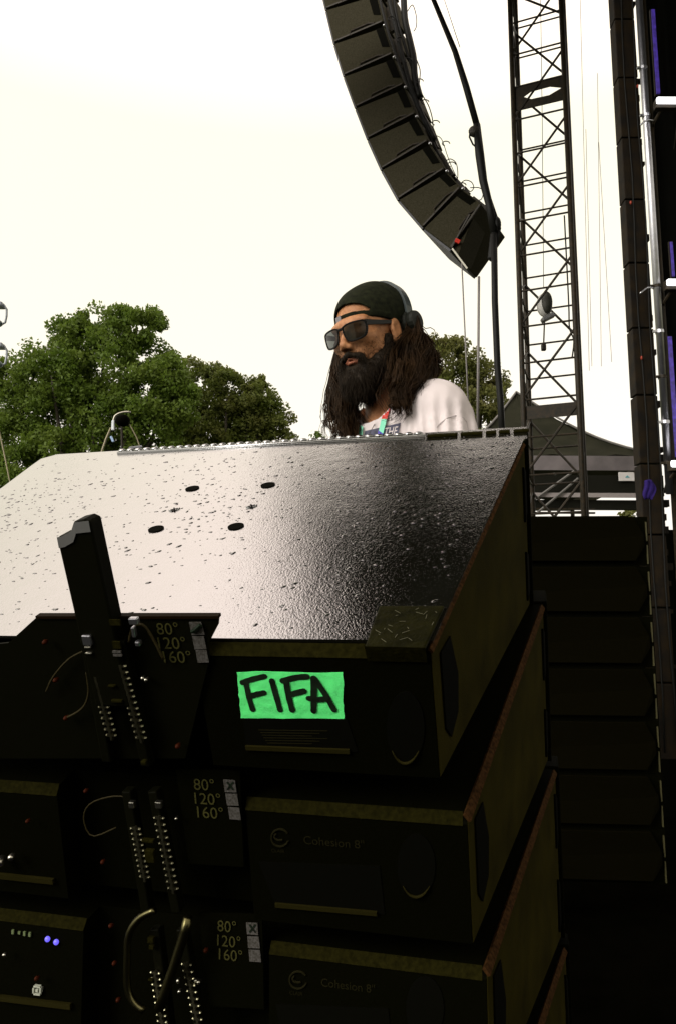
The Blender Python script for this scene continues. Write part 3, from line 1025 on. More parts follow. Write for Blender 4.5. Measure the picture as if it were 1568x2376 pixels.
for k, (pa, pb, w_) in enumerate((((1512, 20), (1530, 215), 0.03), ((1558, 560), (1562, 640), 0.02), ((1556, 780), (1564, 1060), 0.05))):
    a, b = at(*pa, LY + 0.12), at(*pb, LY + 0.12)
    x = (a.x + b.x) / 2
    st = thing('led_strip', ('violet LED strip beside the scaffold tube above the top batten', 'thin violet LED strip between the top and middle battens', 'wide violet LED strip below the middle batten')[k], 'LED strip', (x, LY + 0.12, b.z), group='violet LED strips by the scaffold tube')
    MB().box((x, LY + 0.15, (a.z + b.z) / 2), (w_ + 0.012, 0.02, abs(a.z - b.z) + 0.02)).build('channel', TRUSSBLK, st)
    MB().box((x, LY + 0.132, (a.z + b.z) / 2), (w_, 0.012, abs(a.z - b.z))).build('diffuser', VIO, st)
LIT = mat('lit_batten', (0.9, 0.9, 0.95), 0.3, emit=((1.0, 0.98, 1.0), 3.0))
for k, (x0_, yy) in enumerate(((1522, 233), (1546, 655), (1556, 1076))):
    p = at(x0_, yy, LY - 0.32)
    bt = thing('light_batten', 'lit white light batten at the right edge, %s of three' % ('top', 'middle', 'lowest')[k], 'light', (p.x, p.y, p.z), group='white battens')
    MB().box((p.x + 0.3, p.y, p.z), (0.6, 0.03, 0.048)).build('lens', LIT, bt, bevel=0.01)
    MB().box((p.x + 0.31, p.y + 0.045, p.z - 0.01), (0.62, 0.05, 0.075)).build('housing', TRUSSBLK, bt, bevel=0.004)
    for j in range(3):
        MB().tube([(p.x + 0.05 + j * .2, p.y + 0.06, p.z - 0.05), (p.x + 0.02 + j * .2, p.y + 0.12, p.z - 0.11), (p.x + 0.12 + j * .2, p.y + 0.4, p.z - 0.14)], 0.012, 6).build('yoke', TRUSSBLK, bt)

# ------------------------------------------------------------------ lattice tower
TY = 7.6
TXc = at(1284, 1000, TY).x
tw = thing('lattice_tower', 'dark lattice truss tower with cross bracing, right of the hanging array', 'truss tower', (TXc, TY, GZ))
Wt = 0.555
Mtw = Matrix.Rotation(R(-21), 3, 'Z')
def tw_p(sx_, sy_, z):
    v = Mtw @ Vector((sx_ * Wt / 2, sy_ * Wt / 2, 0))
    return Vector((TXc + v.x, TY + v.y, z))
zt0, zt1 = GZ, HC + 7.6
for sx_ in (-1, 1):
    for sy_ in (-1, 1):
        MB().tube([tw_p(sx_, sy_, zt0), tw_p(sx_, sy_, zt1)], 0.029, 10).build('chord', TRUSSBLK, tw, smooth=True)
pl_z = [at(1282, 237, TY).z, at(1282, 950, TY).z]
bay = (pl_z[0] - pl_z[1]) / 9.0
for f, (a, b) in enumerate((((-1, -1), (1, -1)), ((-1, 1), (1, 1)), ((-1, -1), (-1, 1)), ((1, -1), (1, 1)))):
    k = -14
    while True:
        z0 = pl_z[1] + k * bay
        k += 1
        if z0 + bay > zt1:
            break
        if z0 < zt0:
            continue
        ra = 0.0105
        MB().tube([tw_p(*a, z0 + 0.05), tw_p(*b, z0 + 0.05)], ra, 6).build('rung', TRUSSBLK, tw)
        up = (f in (0, 3))
        p, q = (a, b) if (up ^ (k % 2 == 0 and f > 1)) else (b, a)
        if f < 2 and k % 2 == 0:
            continue
        hgt = bay * (2 if f < 2 else 1)
        if abs(z0 - pl_z[0]) < 0.1 or abs(z0 - pl_z[1]) < 0.05:
            pass
        MB().tube([tw_p(*p, z0 + 0.07), tw_p(*q, min(z0 + hgt - 0.03, zt1))], 0.0135, 6).build('diagonal', TRUSSBLK, tw)
for j, zc in enumerate(pl_z):
    for sy_ in (-1,):
        # joint plate with a slotted opening
        hgt = 0.15 if j == 0 else 0.07
        pl = MB()
        nrm = Mtw @ Vector((0, 1, 0))
        a, b = tw_p(-1, sy_, zc - .09), tw_p(1, sy_, zc - .09)
        d = (b - a)
        th_ = nrm * 0.012
        if j == 0:
            outer = [(0.0, -hgt), (1.0, -hgt), (1.0, hgt), (0.0, hgt)]
            hole_ = [(0.2, 0.0), (0.35, -0.05), (0.7, -0.055), (0.95, 0.0), (0.72, 0.05), (0.35, 0.045)]
            P = lambda u, v: a + d * u + Vector((0, 0, v))
            idx = [(0, 1), (1, 2), (2, 3), (3, 0)]
            # strips round the hole
            pl.prism([P(0, -hgt), P(1, -hgt), P(.7, -.055), P(.35, -.05)], th_)
            pl.prism([P(1, -hgt), P(1, hgt), P(.72, .05), P(.95, 0), P(.7, -.055)], th_)
            pl.prism([P(1, hgt), P(0, hgt), P(.35, .045), P(.72, .05)], th_)
            pl.prism([P(0, hgt), P(0, -hgt), P(.35, -.05), P(.2, 0), P(.35, .045)], th_)
        else:
            P = lambda u, v: a + d * u + Vector((0, 0, v))
            pl.prism([P(0, -hgt), P(1, -hgt), P(1, hgt), P(0, hgt)], th_)
        pl.build('joint_plate', TRUSSBLK, tw)
MB().box((TXc, TY, GZ + 0.1), (1.2, 1.2, 0.2)).build('base_plate', TRUSSBLK, tw)

# chain hoist hanging inside the tower
HYY = TY - 0.05
ho = thing('chain_hoist', 'grey chain hoist with black chain bag hanging inside the lattice tower', 'hoist', at(1262, 740, HYY))
c = at(1262, 708, HYY)
mbh = MB()
mbh.ellip(c, (0.085, 0.07, 0.135), 16, 12)
mbh.build('motor_body', mat('hoist_grey', (0.42, 0.41, 0.38), 0.5), ho, smooth=True)
MB().ellip(c + Vector((0.012, -0.045, 0.012)), (0.062, 0.05, 0.125), 16, 12).build('chain_bag', mat('bag_black', (0.012, 0.011, 0.007), 0.7, noise=(40, (0.03, 0.028, 0.018), 0.2)), ho, smooth=True)
mbh = MB().box(at(1270, 737, HYY - 0.02), (0.16, 0.08, 0.05), Matrix.Rotation(R(-28), 4, 'Y'))
mbh.build('hook_block', mat('hoist_steel', (0.2, 0.2, 0.2), 0.5, metal=0.5), ho, bevel=0.015)
MB().tube([at(1262, 745, HYY), at(1260, 800, HYY)], 0.008, 6).build('load_chain', TRUSSBLK, ho)
MB().box(at(1260, 806, HYY), (0.05, 0.05, 0.075)).build('hook', TRUSSBLK, ho, bevel=0.012)
MB().tube([at(1253, 0, HYY), at(1257, 300, HYY), at(1260, 670, HYY)], 0.0035, 6).build('control_cable', CABLE, ho)
MB().tube(catmull([at(1308, 500, HYY), at(1318, 700, HYY), at(1320, 760, HYY), at(1330, 790, HYY), at(1326, 830, HYY)], 14), 0.008, 6).build('slack_cable', CABLE, ho, smooth=True)

# thin wires between tower and LED wall
for k, (p, q) in enumerate((((1345, 0), (1366, 860)), ((1358, 300), (1372, 850)), ((1385, 170), (1394, 850)), ((1388, 330), (1418, 840)))):
    o = MB().tube([at(*p, 7.0), at(p[0] * .5 + q[0] * .5, p[1] * .5 + q[1] * .5, 7.0), at(*q, 7.0)], 0.0028, 5).build('hanging_wire', mat('wire_grey', (0.25, 0.18, 0.17), 0.5), None)
    tag(o, ('thin wire hanging nearest the lattice tower', 'thin wire just right of the one nearest the lattice tower', 'thin upright wire third from the lattice tower', 'thin slanting wire nearest the LED wall')[k], 'wire', 'thin wires between tower and LED wall')

# ------------------------------------------------------------------ hanging line array
AY = 8.6
Z2 = lambda x, y: ((740 + x / 3.409) * .9899, (y / 3.409) * .9899)
FRT = [(-30, -420), (20, -180), (80, 75), (145, 345), (225, 605), (318, 858), (415, 1108), (525, 1352), (658, 1592), (855, 1820), (1078, 1990)]
REA = [(395, -560), (440, -330), (490, -60), (545, 195), (622, 450), (712, 690), (800, 925), (905, 1140), (1040, 1365), (1165, 1505), (1335, 1640)]
# last cabinet: front bottom / rear bottom
wdir = Vector((math.sin(R(31)), math.cos(R(31)), 0))
APC = at(1000, 350, AY)


def onarr(px, py):
    r = ray(px, py)
    return CPOS + r * ((APC - CPOS).dot(wdir) / r.dot(wdir))


Fp = [onarr(*Z2(*p)) for p in FRT]
Rp = [onarr(*Z2(*p)) for p in REA]
AW = 0.92
ARM = mat('array_cabinet', (0.021, 0.019, 0.010), 0.85, spec=0.04, noise=(60, (0.038, 0.034, 0.022), 0.2), bump=(120, 0.002))
ordn = ['tenth', 'ninth', 'eighth', 'seventh', 'sixth', 'fifth', 'fourth', 'third', 'second']
for k in range(len(Fp) - 1):
    f0, f1, r0, r1 = Fp[k], Fp[k + 1], Rp[k], Rp[k + 1]
    nm = ('%s from the bottom' % ordn[k]) if k < 9 else 'lowest'
    rt = thing('array_speaker', 'dark hanging line array speaker, %s of the curved array' % nm, 'speaker', (r1 + f1) / 2 + wdir * AW / 2, group='speakers of the hanging array')
    ctr = (f0 + f1 + r0 + r1) / 4
    ins = lambda p, s: ctr + (p - ctr) * s
    fa, fb, ra, rb = f0.lerp(f1, .02), f1.lerp(f0, .03), r0.lerp(r1, .07), r1.lerp(r0, .10)
    # cabinet: rear tapers in
    tin = 0.09
    MB().hexa([fb, rb + wdir * tin * 0, rb + wdir * AW, fb + wdir * AW, fa, ra, ra + wdir * AW, fa + wdir * AW]).build('cabinet', ARM, rt, bevel=0.012)
    # front grille, slightly proud
    fn = ((f0 + f1) / 2 - (r0 + r1) / 2).normalized()
    MB().hexa([fb + fn * 0.002 + wdir * 0.03, fb + fn * 0.002 + wdir * (AW - .03), fb + fn * 0.03 + wdir * (AW - .03), fb + fn * 0.03 + wdir * 0.03,
               fa + fn * 0.002 + wdir * 0.03, fa + fn * 0.002 + wdir * (AW - .03), fa + fn * 0.03 + wdir * (AW - .03), fa + fn * 0.03 + wdir * 0.03]).build('grille', mat('array_grille', (0.05, 0.05, 0.055), 0.6, spec=0.3), rt)
    # side rigging: handle bar and pocket at the rear lower corner
    off = -wdir * 0.012
    a, b = fb.lerp(rb, .34), fb.lerp(rb, .72)
    upv = (fa - fb).normalized()
    loop = [a + off, a.lerp(b, .12) + upv * 0.055 + off, b + upv * 0.055 + off, b.lerp(rb, .4) + upv * 0.02 + off]
    MB().tube(loop, 0.011, 6).build('handle', TRUSSBLK, rt)
    MB().bar(fb.lerp(rb, .03) + off * .6, fb.lerp(rb, .97) + off * .6, 0.022, 0.02, upv).build('rigging_bar', TRUSSBLK, rt)
    pk = [ra.lerp(fa, .03), ra.lerp(fa, .17), rb.lerp(fb, .15).lerp(ra.lerp(fa, .15), .35), rb.lerp(fb, .03).lerp(ra, .25)]
    MB().prism([p + off * .25 for p in pk], off * .3).build('side_pocket', DARK, rt)
    MB().ellip(ra.lerp(rb, -.02) + off, (0.022, 0.022, 0.018), 8, 6).build('rigging_pin', ALU, rt, smooth=True)
    # rear bracket
    MB().bar(ra.lerp(rb, .05) + wdir * 0.25 - fn * 0.025, rb.lerp(ra, .05) + wdir * 0.25 - fn * 0.025, 0.05, 0.05, wdir).build('rear_bracket', TRUSSBLK, rt)
# bottom frame under the lowest speaker
bf = thing('array_bottom_frame', 'dark steel frame under the lowest speaker of the hanging array, red tag on it', 'rigging frame', Fp[-1])
f1, r1 = Fp[-1], Rp[-1]
tipp = onarr(*Z2(1125, 2040))
rgt = onarr(*Z2(1262, 1690))
MB().hexa([f1 + wdir * .03, tipp + wdir * .03, tipp + wdir * (AW * .5), f1 + wdir * (AW * .5), r1.lerp(f1, .6) + wdir * .03, rgt + wdir * .03, rgt + wdir * (AW * .5), r1.lerp(f1, .6) + wdir * (AW * .5)]).build('frame_body', ARM, bf, bevel=0.02)
MB().bar(onarr(*Z2(1230, 1720)) - wdir * 0.01, onarr(*Z2(1085, 1985)) - wdir * 0.01, 0.03, 0.02, wdir).build('side_bar', TRUSSBLK, bf)
MB().bar(onarr(*Z2(1090, 1990)) - wdir * 0.01, onarr(*Z2(1210, 2150)) - wdir * 0.01, 0.018, 0.02, wdir).build('lower_bar', mat('worn_steel', (0.2, 0.19, 0.15), 0.5, metal=0.5), bf)
MB().box(onarr(*Z2(1135, 1935)) - wdir * 0.03, (0.06, 0.02, 0.05), Matrix.Rotation(R(25), 4, 'Y')).build('red_tag', mat('red_tag', (0.6, 0.03, 0.015), 0.5), bf)
MB().bar(onarr(*Z2(1440, 1740)), onarr(*Z2(1400, 2080)), 0.10, 0.08, wdir).build('cable_drop', CABLE, bf, bevel=0.02)

# cable bundle down the back of the array
def bundle(name, label, paths, parent_loc):
    t = thing(name, label, 'cable', parent_loc)
    for pts, r_ in paths:
        MB().tube(catmull([at(x, y, Y) for x, y, Y in pts], 26), r_, 7).build('cable', CABLE, t, smooth=True)
    return t
zz = lambda *pts: [(*Z2(x, y), AY + 0.2) for x, y in pts]
cab_b = bundle('array_cable', 'black cables bundled with ties down the rear of the hanging array', [
    (zz((560, -100), (620, 150), (690, 450), (760, 700), (850, 920), (950, 1120)), 0.03),
    (zz((610, -100), (650, 160), (720, 400), (800, 640), (840, 800)), 0.02),
    (zz((700, -100), (710, 150), (750, 330), (780, 470), (790, 620), (830, 780)), 0.045),
    (zz((500, -60), (560, 200), (640, 440), (740, 700), (840, 930), (960, 1200), (1050, 1350), (1170, 1500)), 0.018),
    (zz((790, 450), (830, 560), (825, 680), (850, 760), (900, 850), (930, 960), (935, 1060)), 0.007),
    (zz((940, 1080), (1000, 1110), (1050, 1250), (1090, 1350), (1140, 1450)), 0.005),
    (zz((1020, 1300), (1070, 1270), (1120, 1310), (1130, 1420), (1100, 1440)), 0.006),
    (zz((1150, 1470), (1190, 1440), (1240, 1455), (1258, 1500), (1230, 1530), (1190, 1490)), 0.006),
    (zz((1230, 1500), (1300, 1500), (1335, 1530), (1320, 1590), (1290, 1600)), 0.006),
    (zz((730, 90), (770, 40), (800, 130), (800, 210), (780, 250)), 0.006)], at(950, 300, AY + .2))
rs_ = random.Random(9)
ties = cab_b
for k in range(9):
    u = k / 8
    px, py = Z2(600 + 560 * u + rs_.uniform(-10, 20), 150 + 1330 * u)
    c = at(px, py, AY + 0.15)
    MB().tube([c + Vector((0.05 * math.cos(a) , 0, 0.035 * math.sin(a))) for a in [2 * math.pi * j / 10 for j in range(8)]], 0.007, 5).build('tie', CABLE, ties)
# heavy tag line with knot, and the straight drop below the array
tl = thing('hoist_cable', 'thick dark cable running down past the array tip to behind the near stack', 'cable', at(1165, 1000, AY - 0.6))
TYc = AY - 0.6
MB().tube([at(x, y, TYc) for x, y in ((990, -40), (1005, 0), (1055, 120), (1080, 200), (1105, 290))], [.028, .03, .036, .042, .04], 8).build('upper_cable', CABLE, tl, smooth=True)
MB().tube([at(x, y, TYc) for x, y in ((1105, 290), (1112, 360), (1120, 420), (1135, 480), (1146, 540))], [.045, .055, .05, .045, .05], 8).build('cable_sleeve', CABLE, tl, smooth=True)
MB().tube([at(x, y, TYc) for x, y in ((1145, 540), (1147, 700), (1153, 850), (1160, 930), (1166, 1060))], 0.038, 8).build('lower_cable', CABLE, tl, smooth=True)
MB().tube([at(x, y, TYc) for x, y in ((1135, 460), (1152, 510), (1158, 530), (1150, 570))], 0.02, 7).build('loop', CABLE, tl, smooth=True)
MB().ellip(at(1100, 305, TYc), (0.075, 0.06, 0.07), 10, 7).build('knot', mat('knot_tape', (0.02, 0.016, 0.01), 0.7, bump=(40, 0.01)), tl, smooth=True)
MB().tube([at(x, y, TYc) for x, y in ((1090, 300), (1088, 318), (1096, 335), (1108, 345), (1115, 335))], 0.011, 6).build('knot_tail', CABLE, tl, smooth=True)
MB().ellip(at(1152, 520, TYc), (0.05, 0.05, 0.09), 10, 7).build('coupling', CABLE, tl, smooth=True)
for k, (p, q, r_, lb) in enumerate((((1070, 605), (1088, 1000), 0.009, 'thin grey cable dropping from the array tip, the left of two'), ((1110, 642), (1107, 995), 0.016, 'thicker grey cable dropping from the array tip, the right of two'), ((1030, 0), (1066, 110), 0.005, 'thin grey cable high between array and thick dark cable'))):
    mid = ((p[0] + q[0]) / 2, (p[1] + q[1]) / 2)
    o = MB().tube([at(*p, AY), at(*mid, AY), at(*q, AY)], r_, 6).build('drop_cable', mat('grey_cable', (0.20, 0.18, 0.17), 0.5), None, smooth=True)
    tag(o, lb, 'cable', 'grey drop cables')

# ------------------------------------------------------------------ marquee roof and stage edge behind the tower
MY = 15.0
pk = at(1196, 912, MY)
eR = at(1478, 1083, MY - 1.5)
hwM = eR.x - pk.x
ez_ = eR.z
mq = thing('marquee', 'dark peaked marquee roof behind the lattice tower', 'tent', (pk.x, MY, GZ))
MQ = mat('marquee_cloth', (0.012, 0.013, 0.008), 0.9, spec=0.02, noise=(2.5, (0.025, 0.025, 0.016), 0.25), translucent=0.10)
corn = [Vector((pk.x + sx_ * hwM, MY + sy_ * 2.4, ez_)) for sx_, sy_ in ((-1, -1), (1, -1), (1, 1), (-1, 1))]
for k in range(4):
    a, b = corn[k], corn[(k + 1) % 4]
    vs, fs = [], []
    nU, nV = 10, 10
    for i in range(nV + 1):
        t = i / nV
        for j in range(nU + 1):
            base = a.lerp(b, j / nU)
            p = base.lerp(pk, t)
            sag = (math.sin(math.pi * t)) * 0.24 + 0.03 * math.sin(j * 2.1 + i)
            vs.append(p - Vector((0, 0, sag * (1 - t * .3))))
    for i in range(nV):
        for j in range(nU):
            q = i * (nU + 1) + j
            fs.append((q, q + 1, q + nU + 2, q + nU + 1))
    MB().add(vs, fs).build('roof_cloth', MQ, mq, smooth=True)
    v0 = MB()
    v0.prism([a, b, b - Vector((0, 0, .26)), a - Vector((0, 0, .26))], ((a - b).cross(Vector((0, 0, 1)))).normalized() * 0.02)
    v0.build('valance', mat('valance_grey', (0.09, 0.08, 0.08), 0.85, noise=(3, (0.16, 0.14, 0.14), 0.2)), mq)
for c_ in corn:
    MB().tube([(c_.x, c_.y, GZ), (c_.x, c_.y, ez_)], 0.05, 8).build('leg', TRUSSBLK, mq)
for a, b in ((pk, corn[0]), (pk, corn[1])):
    MB().tube([b.lerp(a, t_ / 10) - Vector((0, .03, math.sin(math.pi * t_ / 10) * 0.24 * (1 - t_ * .03) - .02)) for t_ in range(11)], 0.022, 6).build('hip_pole', mat('pole_grey', (0.10, 0.095, 0.085), 0.6), mq)
for py, hh_, m_ in ((1100, .0, None), (1128, 0.36, mat('fascia_dark', (0.010, 0.010, 0.007), 0.8, spec=0.05)), (1172, 0.16, mat('fascia_dark', (0.010, 0.010, 0.007), 0.8, spec=0.05))):
    if m_ is None:
        continue
    c_ = at(1360, py, MY - 2.6)
    MB().box((c_.x, c_.y, c_.z), (2.6, 0.12, hh_)).build('fascia_beam', m_, mq)
c_ = at(1350, 1149, MY - 2.75)
MB().box(c_, (2.3, 0.04, 0.075)).build('white_rail', mat('white_rail', (0.26, 0.23, 0.22), 0.7), mq)
for (p, q) in (((1240, 1158), (1335, 1090)), ((1245, 1190), (1340, 1110))):
    MB().tube([at(*p, MY - 2.8), at(*q, MY - 2.8)], 0.022, 6).build('brace', mat('pole_grey', (0.10, 0.095, 0.085), 0.6), mq)
for py in (1181, 1190):
    MB().box(at(1290, py, MY - 2.7), (1.3, 0.05, 0.028)).build('low_rail', TRUSSBLK, mq)
c_ = at(1452, 1106, MY - 2.7)
MB().box(c_, (0.26, 0.03, 0.15)).build('notice', mat('notice_white', (0.6, 0.58, 0.56), 0.6), mq)
MB().prism([c_ + Vector((-.03, -.018, -.02)), c_ + Vector((.05, -.018, -.02)), c_ + Vector((.01, -.018, .02))], (0, -0.002, 0)).build('notice_mark', mat('notice_teal', (0.05, 0.3, 0.35), 0.6), mq)
MB().tube([at(1491, 1150, MY - 2.8), at(1499, 1200, MY - 2.8)], 0.045, 8).build('grey_post', mat('post_grey', (0.35, 0.32, 0.33), 0.6), mq)
# something blue hung by the foot of the LED wall
jk = MB()
vs, fs = [], []
jc = at(1503, 1112, LY - 0.28)
for a in range(9):
    for b in range(7):
        u, v = b / 6 - .5, a / 8
        wj = 0.05 + 0.04 * math.sin(v * 2.6) - 0.05 * max(0, v - .7)
        vs.append((jc.x + u * wj + 0.012 * math.sin(v * 5), jc.y + 0.012 * math.cos(u * 14 + v * 3), jc.z - v * 0.145 - 0.02 * abs(u)))
for a in range(8):
    for b in range(6):
        q = a * 7 + b
        fs.append((q, q + 1, q + 8, q + 7))
o = jk.add(vs, fs).build('hung_cloth', mat('blue_jacket', (0.025, 0.015, 0.10), 0.9, spec=0.03), None, smooth=True)
so = o.modifiers.new('thickness', 'SOLIDIFY')
so.thickness = 0.004
tag(o, 'violet-blue cloth hung at the foot of the LED wall edge', 'cloth')

# ------------------------------------------------------------------ lamps at the left
stp = at(-14, 780, 5.0)
ls = thing('lamp_pole', 'dark pole at the left edge carrying two pale lamps', 'pole', (stp.x - 0.05, 5.0, 0))
MB().tube([(stp.x - 0.1, 5.05, 0), (stp.x - 0.1, 5.05, HC + 3.2)], 0.03, 10).build('pole', TRUSSBLK, ls, smooth=True)
for k, py in enumerate((733, 828)):
    c_ = at(-8, py, 5.0)
    lm = thing('pale_lamp', ('upper', 'lower')[k] + ' pale curved lamp head at the left edge of the picture', 'lamp', c_, group='pale lamps at the left edge')
    MB().tube([c_ + Vector((x, 0, z)) for x, z in ((-.05, .085), (0.05, .085), (.072, .05), (.074, 0), (.068, -.05), (.05, -.06))], 0.008, 8).build('yoke', mat('lamp_grey', (0.3, 0.33, 0.36), 0.4), lm, smooth=True)
    MB().box(c_ + Vector((-.01, 0, .08)), (0.12, 0.08, 0.035)).build('top_housing', mat('lamp_grey', (0.3, 0.33, 0.36), 0.4), lm, bevel=0.01)
    MB().ellip(c_ + Vector((-.01, 0, -.055)), (0.06, 0.05, 0.03), 12, 8).build('lower_housing', mat('lamp_green', (0.12, 0.17, 0.16), 0.45), lm, smooth=True)
# small lamp on a folding stand, in front of the big tree
SYY = 5.5
tr = thing('stand_lamp', 'small dark lamp on splayed thin legs in front of the big tree', 'lamp', at(283, 1050, SYY))
WARM = mat('stand_tube', (0.20, 0.17, 0.10), 0.5, metal=0.3)
MB().tube([at(258, 992, SYY), at(246, 1020, SYY), at(236, 1050, SYY)], 0.008, 6).build('leg', WARM, tr)
MB().tube([at(302, 985, SYY), at(318, 1015, SYY), at(328, 1045, SYY)], 0.005, 6).build('leg', WARM, tr)
MB().tube([at(283, 985, SYY), at(284, 1050, SYY)], 0.010, 6).build('leg', TRUSSBLK, tr)
MB().ellip(at(285, 976, SYY), (0.058, 0.055, 0.048), 14, 10).build('lamp_head', DARK, tr, smooth=True)
MB().tube(catmull([at(263, 985, SYY), at(266, 968, SYY), at(275, 960, SYY), at(290, 956, SYY), at(303, 956, SYY)], 12), 0.009, 6).build('yoke', mat('yoke_metal', (0.35, 0.33, 0.27), 0.35, metal=0.8), tr, smooth=True)
MB().box(at(263, 987, SYY), (0.022, 0.02, 0.08)).build('side_lens', mat('lens_pale', (0.8, 0.85, 0.9), 0.2), tr, bevel=0.006)
MB().box(at(261, 1019, SYY), (0.016, 0.02, 0.05), Matrix.Rotation(R(-25), 4, 'Y')).build('blue_tag', mat('tag_blue', (0.35, 0.5, 0.75), 0.5), tr, bevel=0.004)
MB().tube([at(300, 1040, SYY), at(330, 1036, SYY)], 0.010, 6).build('crossbar', mat('stand_grey', (0.2, 0.2, 0.22), 0.5), tr)
# slack cord at far left
o = MB().tube([at(-4, 985, 6.5), at(12, 1060, 6.5), at(30, 1150, 6.5)], 0.006, 5).build('slack_cord', WARM, None)
tag(o, 'thin slack cord crossing the tree at the far left', 'cord')

# ------------------------------------------------------------------ trees
def leaf_mat(name, c1, c2):
    return mat(name, c1, 0.6, spec=0.25, noise=(0.9, c2, 0.22), translucent=0.45)


def make_tree(name, label, lobes, Y, m, leaf, dens, seed, trunk_px, group='trees beyond the stage'):
    """lobes: (px, py, radius px) of leaf masses, placed round distance Y"""
    rng = np.random.default_rng(seed)
    rnd = random.Random(seed)
    base = at(trunk_px, 1100, Y)
    t = thing(name, label, 'tree', (base.x, base.y, GZ), group=group)
    P, N = [], []
    cents = []
    for (px, py, rp) in lobes:
        rad = 1.12 * rp / FPX * Y
        c = at(px, py, Y + rnd.uniform(-.5, .5) * rad)
        cents.append((c, rad))
        ncl = int(26 * (rp / 60) ** 2) + 8
        for _ in range(ncl):
            d = rng.normal(size=3)
            d /= np.linalg.norm(d)
            d[1] *= 0.8
            rr_ = rad * (0.55 + 0.45 * rng.random() ** 0.6)
            cc = np.array(c) + d * rr_
            cr_ = 0.16 * rad + 0.22
            nl = int(dens * (0.7 + 0.6 * rng.random()))
            q = rng.normal(size=(nl, 3))
            q /= np.linalg.norm(q, axis=1)[:, None]
            q *= (cr_ * rng.random(nl) ** 0.45)[:, None]
            q[:, 2] *= 0.8
            P.append(cc + q)
            N.append(np.tile(d, (nl, 1)))
    P = np.concatenate(P)
    n = len(P)
    # random leaf quads
    a = rng.normal(size=(n, 3))
    a /= np.linalg.norm(a, axis=1)[:, None]
    b = np.cross(a, rng.normal(size=(n, 3)))
    b /= np.linalg.norm(b, axis=1)[:, None]
    s = leaf * (0.6 + 0.8 * rng.random(n))[:, None]
    V = np.stack([P - a * s, P + b * s * .55, P + a * s, P - b * s * .55], 1).reshape(-1, 3)
    V -= np.array((base.x, base.y, GZ))
    me = bpy.data.meshes.new('crown')
    me.vertices.add(4 * n)
    me.vertices.foreach_set('co', V.astype(np.float32).ravel())
    me.loops.add(4 * n)
    me.loops.foreach_set('vertex_index', np.arange(4 * n, dtype=np.int32))
    me.polygons.add(n)
    me.polygons.foreach_set('loop_start', np.arange(0, 4 * n, 4, dtype=np.int32))
    me.update()
    me.validate()
    link('crown', me, m, t, local=True)
    # trunk and limbs
    tm = MB()
    top = min(cents, key=lambda c: abs(c[0].x - base.x))[0]
    bark = mat('bark', (0.035, 0.028, 0.02), 0.9, noise=(6, (0.06, 0.05, 0.035), 0.2))
    fork = Vector((base.x, base.y, GZ + (top.z - GZ) * 0.35))
    tm.tube([(base.x, base.y, GZ), fork.lerp(Vector((base.x, base.y, GZ)), .5), fork], [.45, .36, .30], 10)
    for c, rad in cents:
        if rad < 0.6:
            continue
        mid = fork.lerp(c, .5) + Vector((rnd.uniform(-.3, .3), 0, rnd.uniform(0, .4)))
        tm.tube(catmull([fork - Vector((0, 0, .3)), mid, c], 7), [.22, .18, .15, .12, .09, .07, .04], 6)
    tm.build('trunk', bark, t, smooth=True)
    return t


make_tree('broad_tree', 'big broad green tree at the left, tallest in the picture',
          [(120, 870, 85), (60, 930, 80), (30, 880, 50), (170, 805, 62), (250, 762, 55), (320, 765, 55), (205, 770, 40), (345, 835, 62), (230, 870, 90), (330, 930, 85), (120, 970, 90), (250, 985, 95), (40, 1030, 80), (100, 1080, 80), (20, 1120, 70), (220, 1060, 70), (360, 1010, 70), (365, 740, 22), (290, 735, 22), (395, 872, 48), (400, 930, 60)],
          32, leaf_mat('leaf_green', (0.07, 0.125, 0.011), (0.125, 0.175, 0.026)), 0.088, 105, 1, 200)
make_tree('oak_tree', 'lower olive brown tree sloping down beside the broad green one',
          [(430, 865, 42), (470, 905, 58), (530, 910, 48), (580, 930, 45), (500, 980, 70), (425, 970, 70), (590, 985, 55), (625, 990, 36), (560, 1030, 60), (650, 1012, 32), (450, 1040, 60), (600, 890, 16), (560, 905, 44), (610, 940, 42), (635, 972, 40), (510, 870, 30), (540, 990, 62), (480, 1020, 62), (560, 960, 50)],
          36, leaf_mat('leaf_olive', (0.08, 0.115, 0.014), (0.135, 0.14, 0.035)), 0.088, 78, 2, 520)
make_tree('round_tree', 'olive tree seen between the man and the lattice tower',
          [(1010, 840, 42), (1050, 830, 42), (1090, 850, 42), (1120, 870, 40), (1060, 900, 60), (1010, 920, 60), (1120, 930, 42), (1150, 945, 30), (1080, 970, 60), (1165, 945, 24), (1000, 805, 24), (1140, 890, 34), (1040, 800, 24)],
          34, leaf_mat('leaf_dull', (0.085, 0.105, 0.016), (0.145, 0.14, 0.045)), 0.082, 78, 3, 1070)
make_tree('small_shrub', 'tiny green shrub tip just left of the man, above the stack edge',
          [(745, 1020, 9), (735, 1012, 6), (760, 1030, 10)], 30, leaf_mat('leaf_green', (0.07, 0.125, 0.011), (0.125, 0.175, 0.026)), 0.09, 6, 4, 750, group='shrubs beyond the stage')
make_tree('low_bush', 'small bush beside the grey post below the marquee',
          [(1470, 1185, 16), (1500, 1192, 12), (1450, 1195, 10)], 26, leaf_mat('leaf_dull', (0.085, 0.105, 0.016), (0.145, 0.14, 0.045)), 0.10, 10, 5, 1475, group='shrubs beyond the stage')

